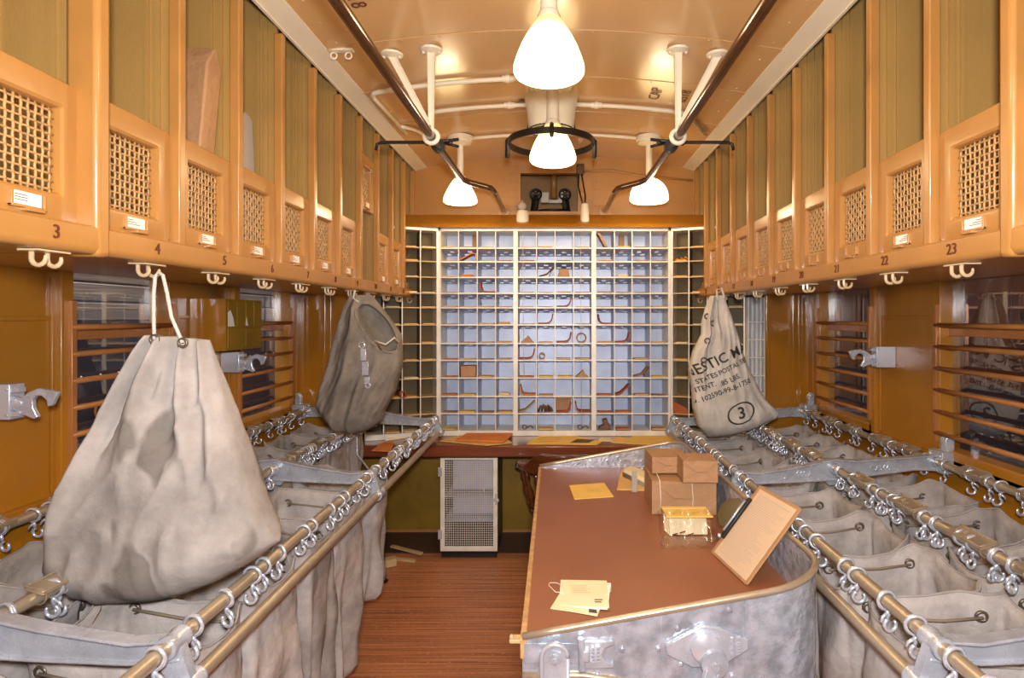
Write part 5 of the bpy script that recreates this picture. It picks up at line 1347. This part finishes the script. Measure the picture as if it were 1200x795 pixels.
# ================================================================ WALL THINGS
def catch(sx, y, z, label):
    root = thing('catch_hook', label, 'catch hook', (sx*WX,y,z))
    X = lambda d: sx*(WX-d)
    a,b = sorted((X(0),X(.10))); obj('bracket', MB().box(a,b,y,y+.055,z-.055,z+.055), 'bright_metal', root, bev=.003)
    m = MB()
    for d in (.008,.092):
        for zz in (-.04,.04): m.ball((X(d),y-.001,z+zz),.005,6,.6,(0,1,0))
    a,b = sorted((X(.096),X(.125))); 
    for zz in (-.044,.030): m.box(a,b,y+.004,y+.03,z+zz,z+zz+.014)
    obj('bolt', m, 'aluminium', root, smooth=35)
    P = [(.10,.018),(.125,.012),(.150,.030),(.180,.042),(.215,.036),(.240,.030),(.222,-.012),(.208,-.016),(.205,.004),(.190,.018),(.172,.018),(.162,.006),(.163,-.018),(.178,-.048),(.165,-.054),(.120,-.036),(.10,-.024)]
    hk_ = obj('hook', MB().prism([(X(d),y+.010,z+zz) for d,zz in P],(0,.016,0)), 'aluminium', root, bev=.003)
    obj('pivot', MB().lathe([(0,0),(.014,0),(.014,.006),(0,.008)],(X(.115),y+.012,z-.005),14,(0,-1,0)), 'bright_metal', hk_, smooth=35)
catch(-1,1.84,E-.262,'bright aluminium catch hook on the left wall, nearest the camera')
catch(-1,3.18,E-.240,'bright aluminium catch hook on the left wall below the olive cabinet')
catch(1,3.115,E-.208,'bright aluminium catch hook on the right wall between the windows')
# olive wall cabinet
root = thing('wall_cabinet', 'small olive cabinet with six chipped doors on the left wall', 'cabinet', (-1.69,3.08,E-.165))
x0,x1,y0,y1,z0,z1 = -WX,-1.60,2.905,3.262,E-.165,E+.09
obj('body', MB().box(x0,x1,y0,y1,z0,z1), 'lower_wall_paint', root, bev=.003)
obj('end_panel', MB().box(x0+.01,x1-.001,y0-.004,y0,z0,z1), 'gloss_wall_paint', root)
for k in range(4): a = y0+.012+k*.084; obj('door', MB().box(x1,x1+.006,a,a+.080,z0+.118,z1-.012), 'lower_wall_paint', root, bev=.002)
for k in range(2): a = y0+.012+k*.168; obj('door', MB().box(x1,x1+.006,a,a+.162,z0+.012,z0+.110), 'lower_wall_paint', root, bev=.002)
obj('paint_chip', MB().prism([(x1+.006,y0+.010,z0+.12),(x1+.006,y0+.070,z0+.12),(x1+.006,y0+.055,z0+.165),(x1+.006,y0+.03,z0+.20),(x1+.006,y0+.010,z0+.19)],(.001,0,0)).prism([(x1+.006,y0+.175,z0+.125),(x1+.006,y0+.20,z0+.12),(x1+.006,y0+.185,z0+.165)],(.001,0,0)), 'white_paper', root)

# ================================================================ LIGHT AND CAMERA
def light(kind, name, loc, energy, col, **k):
    l = bpy.data.lights.new(name, kind); l.energy = energy; l.color = col
    for a,b in k.items(): setattr(l,a,b)
    o = bpy.data.objects.new(name, l); C.objects.link(o); o.location = loc; return o
WARM = (1,.78,.52)
for (x,y,z,e_) in ((-.02,2.11,.80,11),(-.01,3.22,.80,10),(-.632,4.0,.73,6),(.632,4.0,.73,6),(0,1.0,.80,10),(0,-.1,.80,10),(0,-1.1,.80,12)):
    light('POINT','lamp_light',(x,y,E+z),e_,WARM,shadow_soft_size=.07)
# camera flash just above the lens
fl = light('AREA','flash_light',(0.02,-.06,E+.14),72,(.96,.97,1),size=.12)
fl.rotation_euler = (math.radians(89),0,0)
# added unseen fill lights that brighten the neighbouring cars outside the windows
for sx in (-1,1):
    h = light('AREA','outside_fill',(sx*2.15,3.4,3.6),170 if sx < 0 else 60,(1,.93,.85),size=.5); h.data.shape = 'RECTANGLE'; h.data.size_y = 5; h.rotation_euler = (0, math.radians(-20*sx), 0)
w = bpy.data.worlds.new('World'); bpy.context.scene.world = w; w.use_nodes = True
w.node_tree.nodes['Background'].inputs[0].default_value = (.8,.85,1,1); w.node_tree.nodes['Background'].inputs[1].default_value = .12
cam = bpy.data.cameras.new('Camera'); co = bpy.data.objects.new('Camera', cam); C.objects.link(co)
co.location = (0,0,E); co.rotation_euler = (PI/2,0,0); cam.sensor_width = 36; cam.lens = 21.0
cam.shift_x = -50/1200.0; cam.shift_y = -25.5/1200.0; cam.clip_start = .05
bpy.context.scene.camera = co
vs = bpy.context.scene.view_settings; vs.view_transform = 'Standard'; vs.look = 'None'; vs.gamma = 1; vs.use_curve_mapping = False; vs.exposure = 0.0
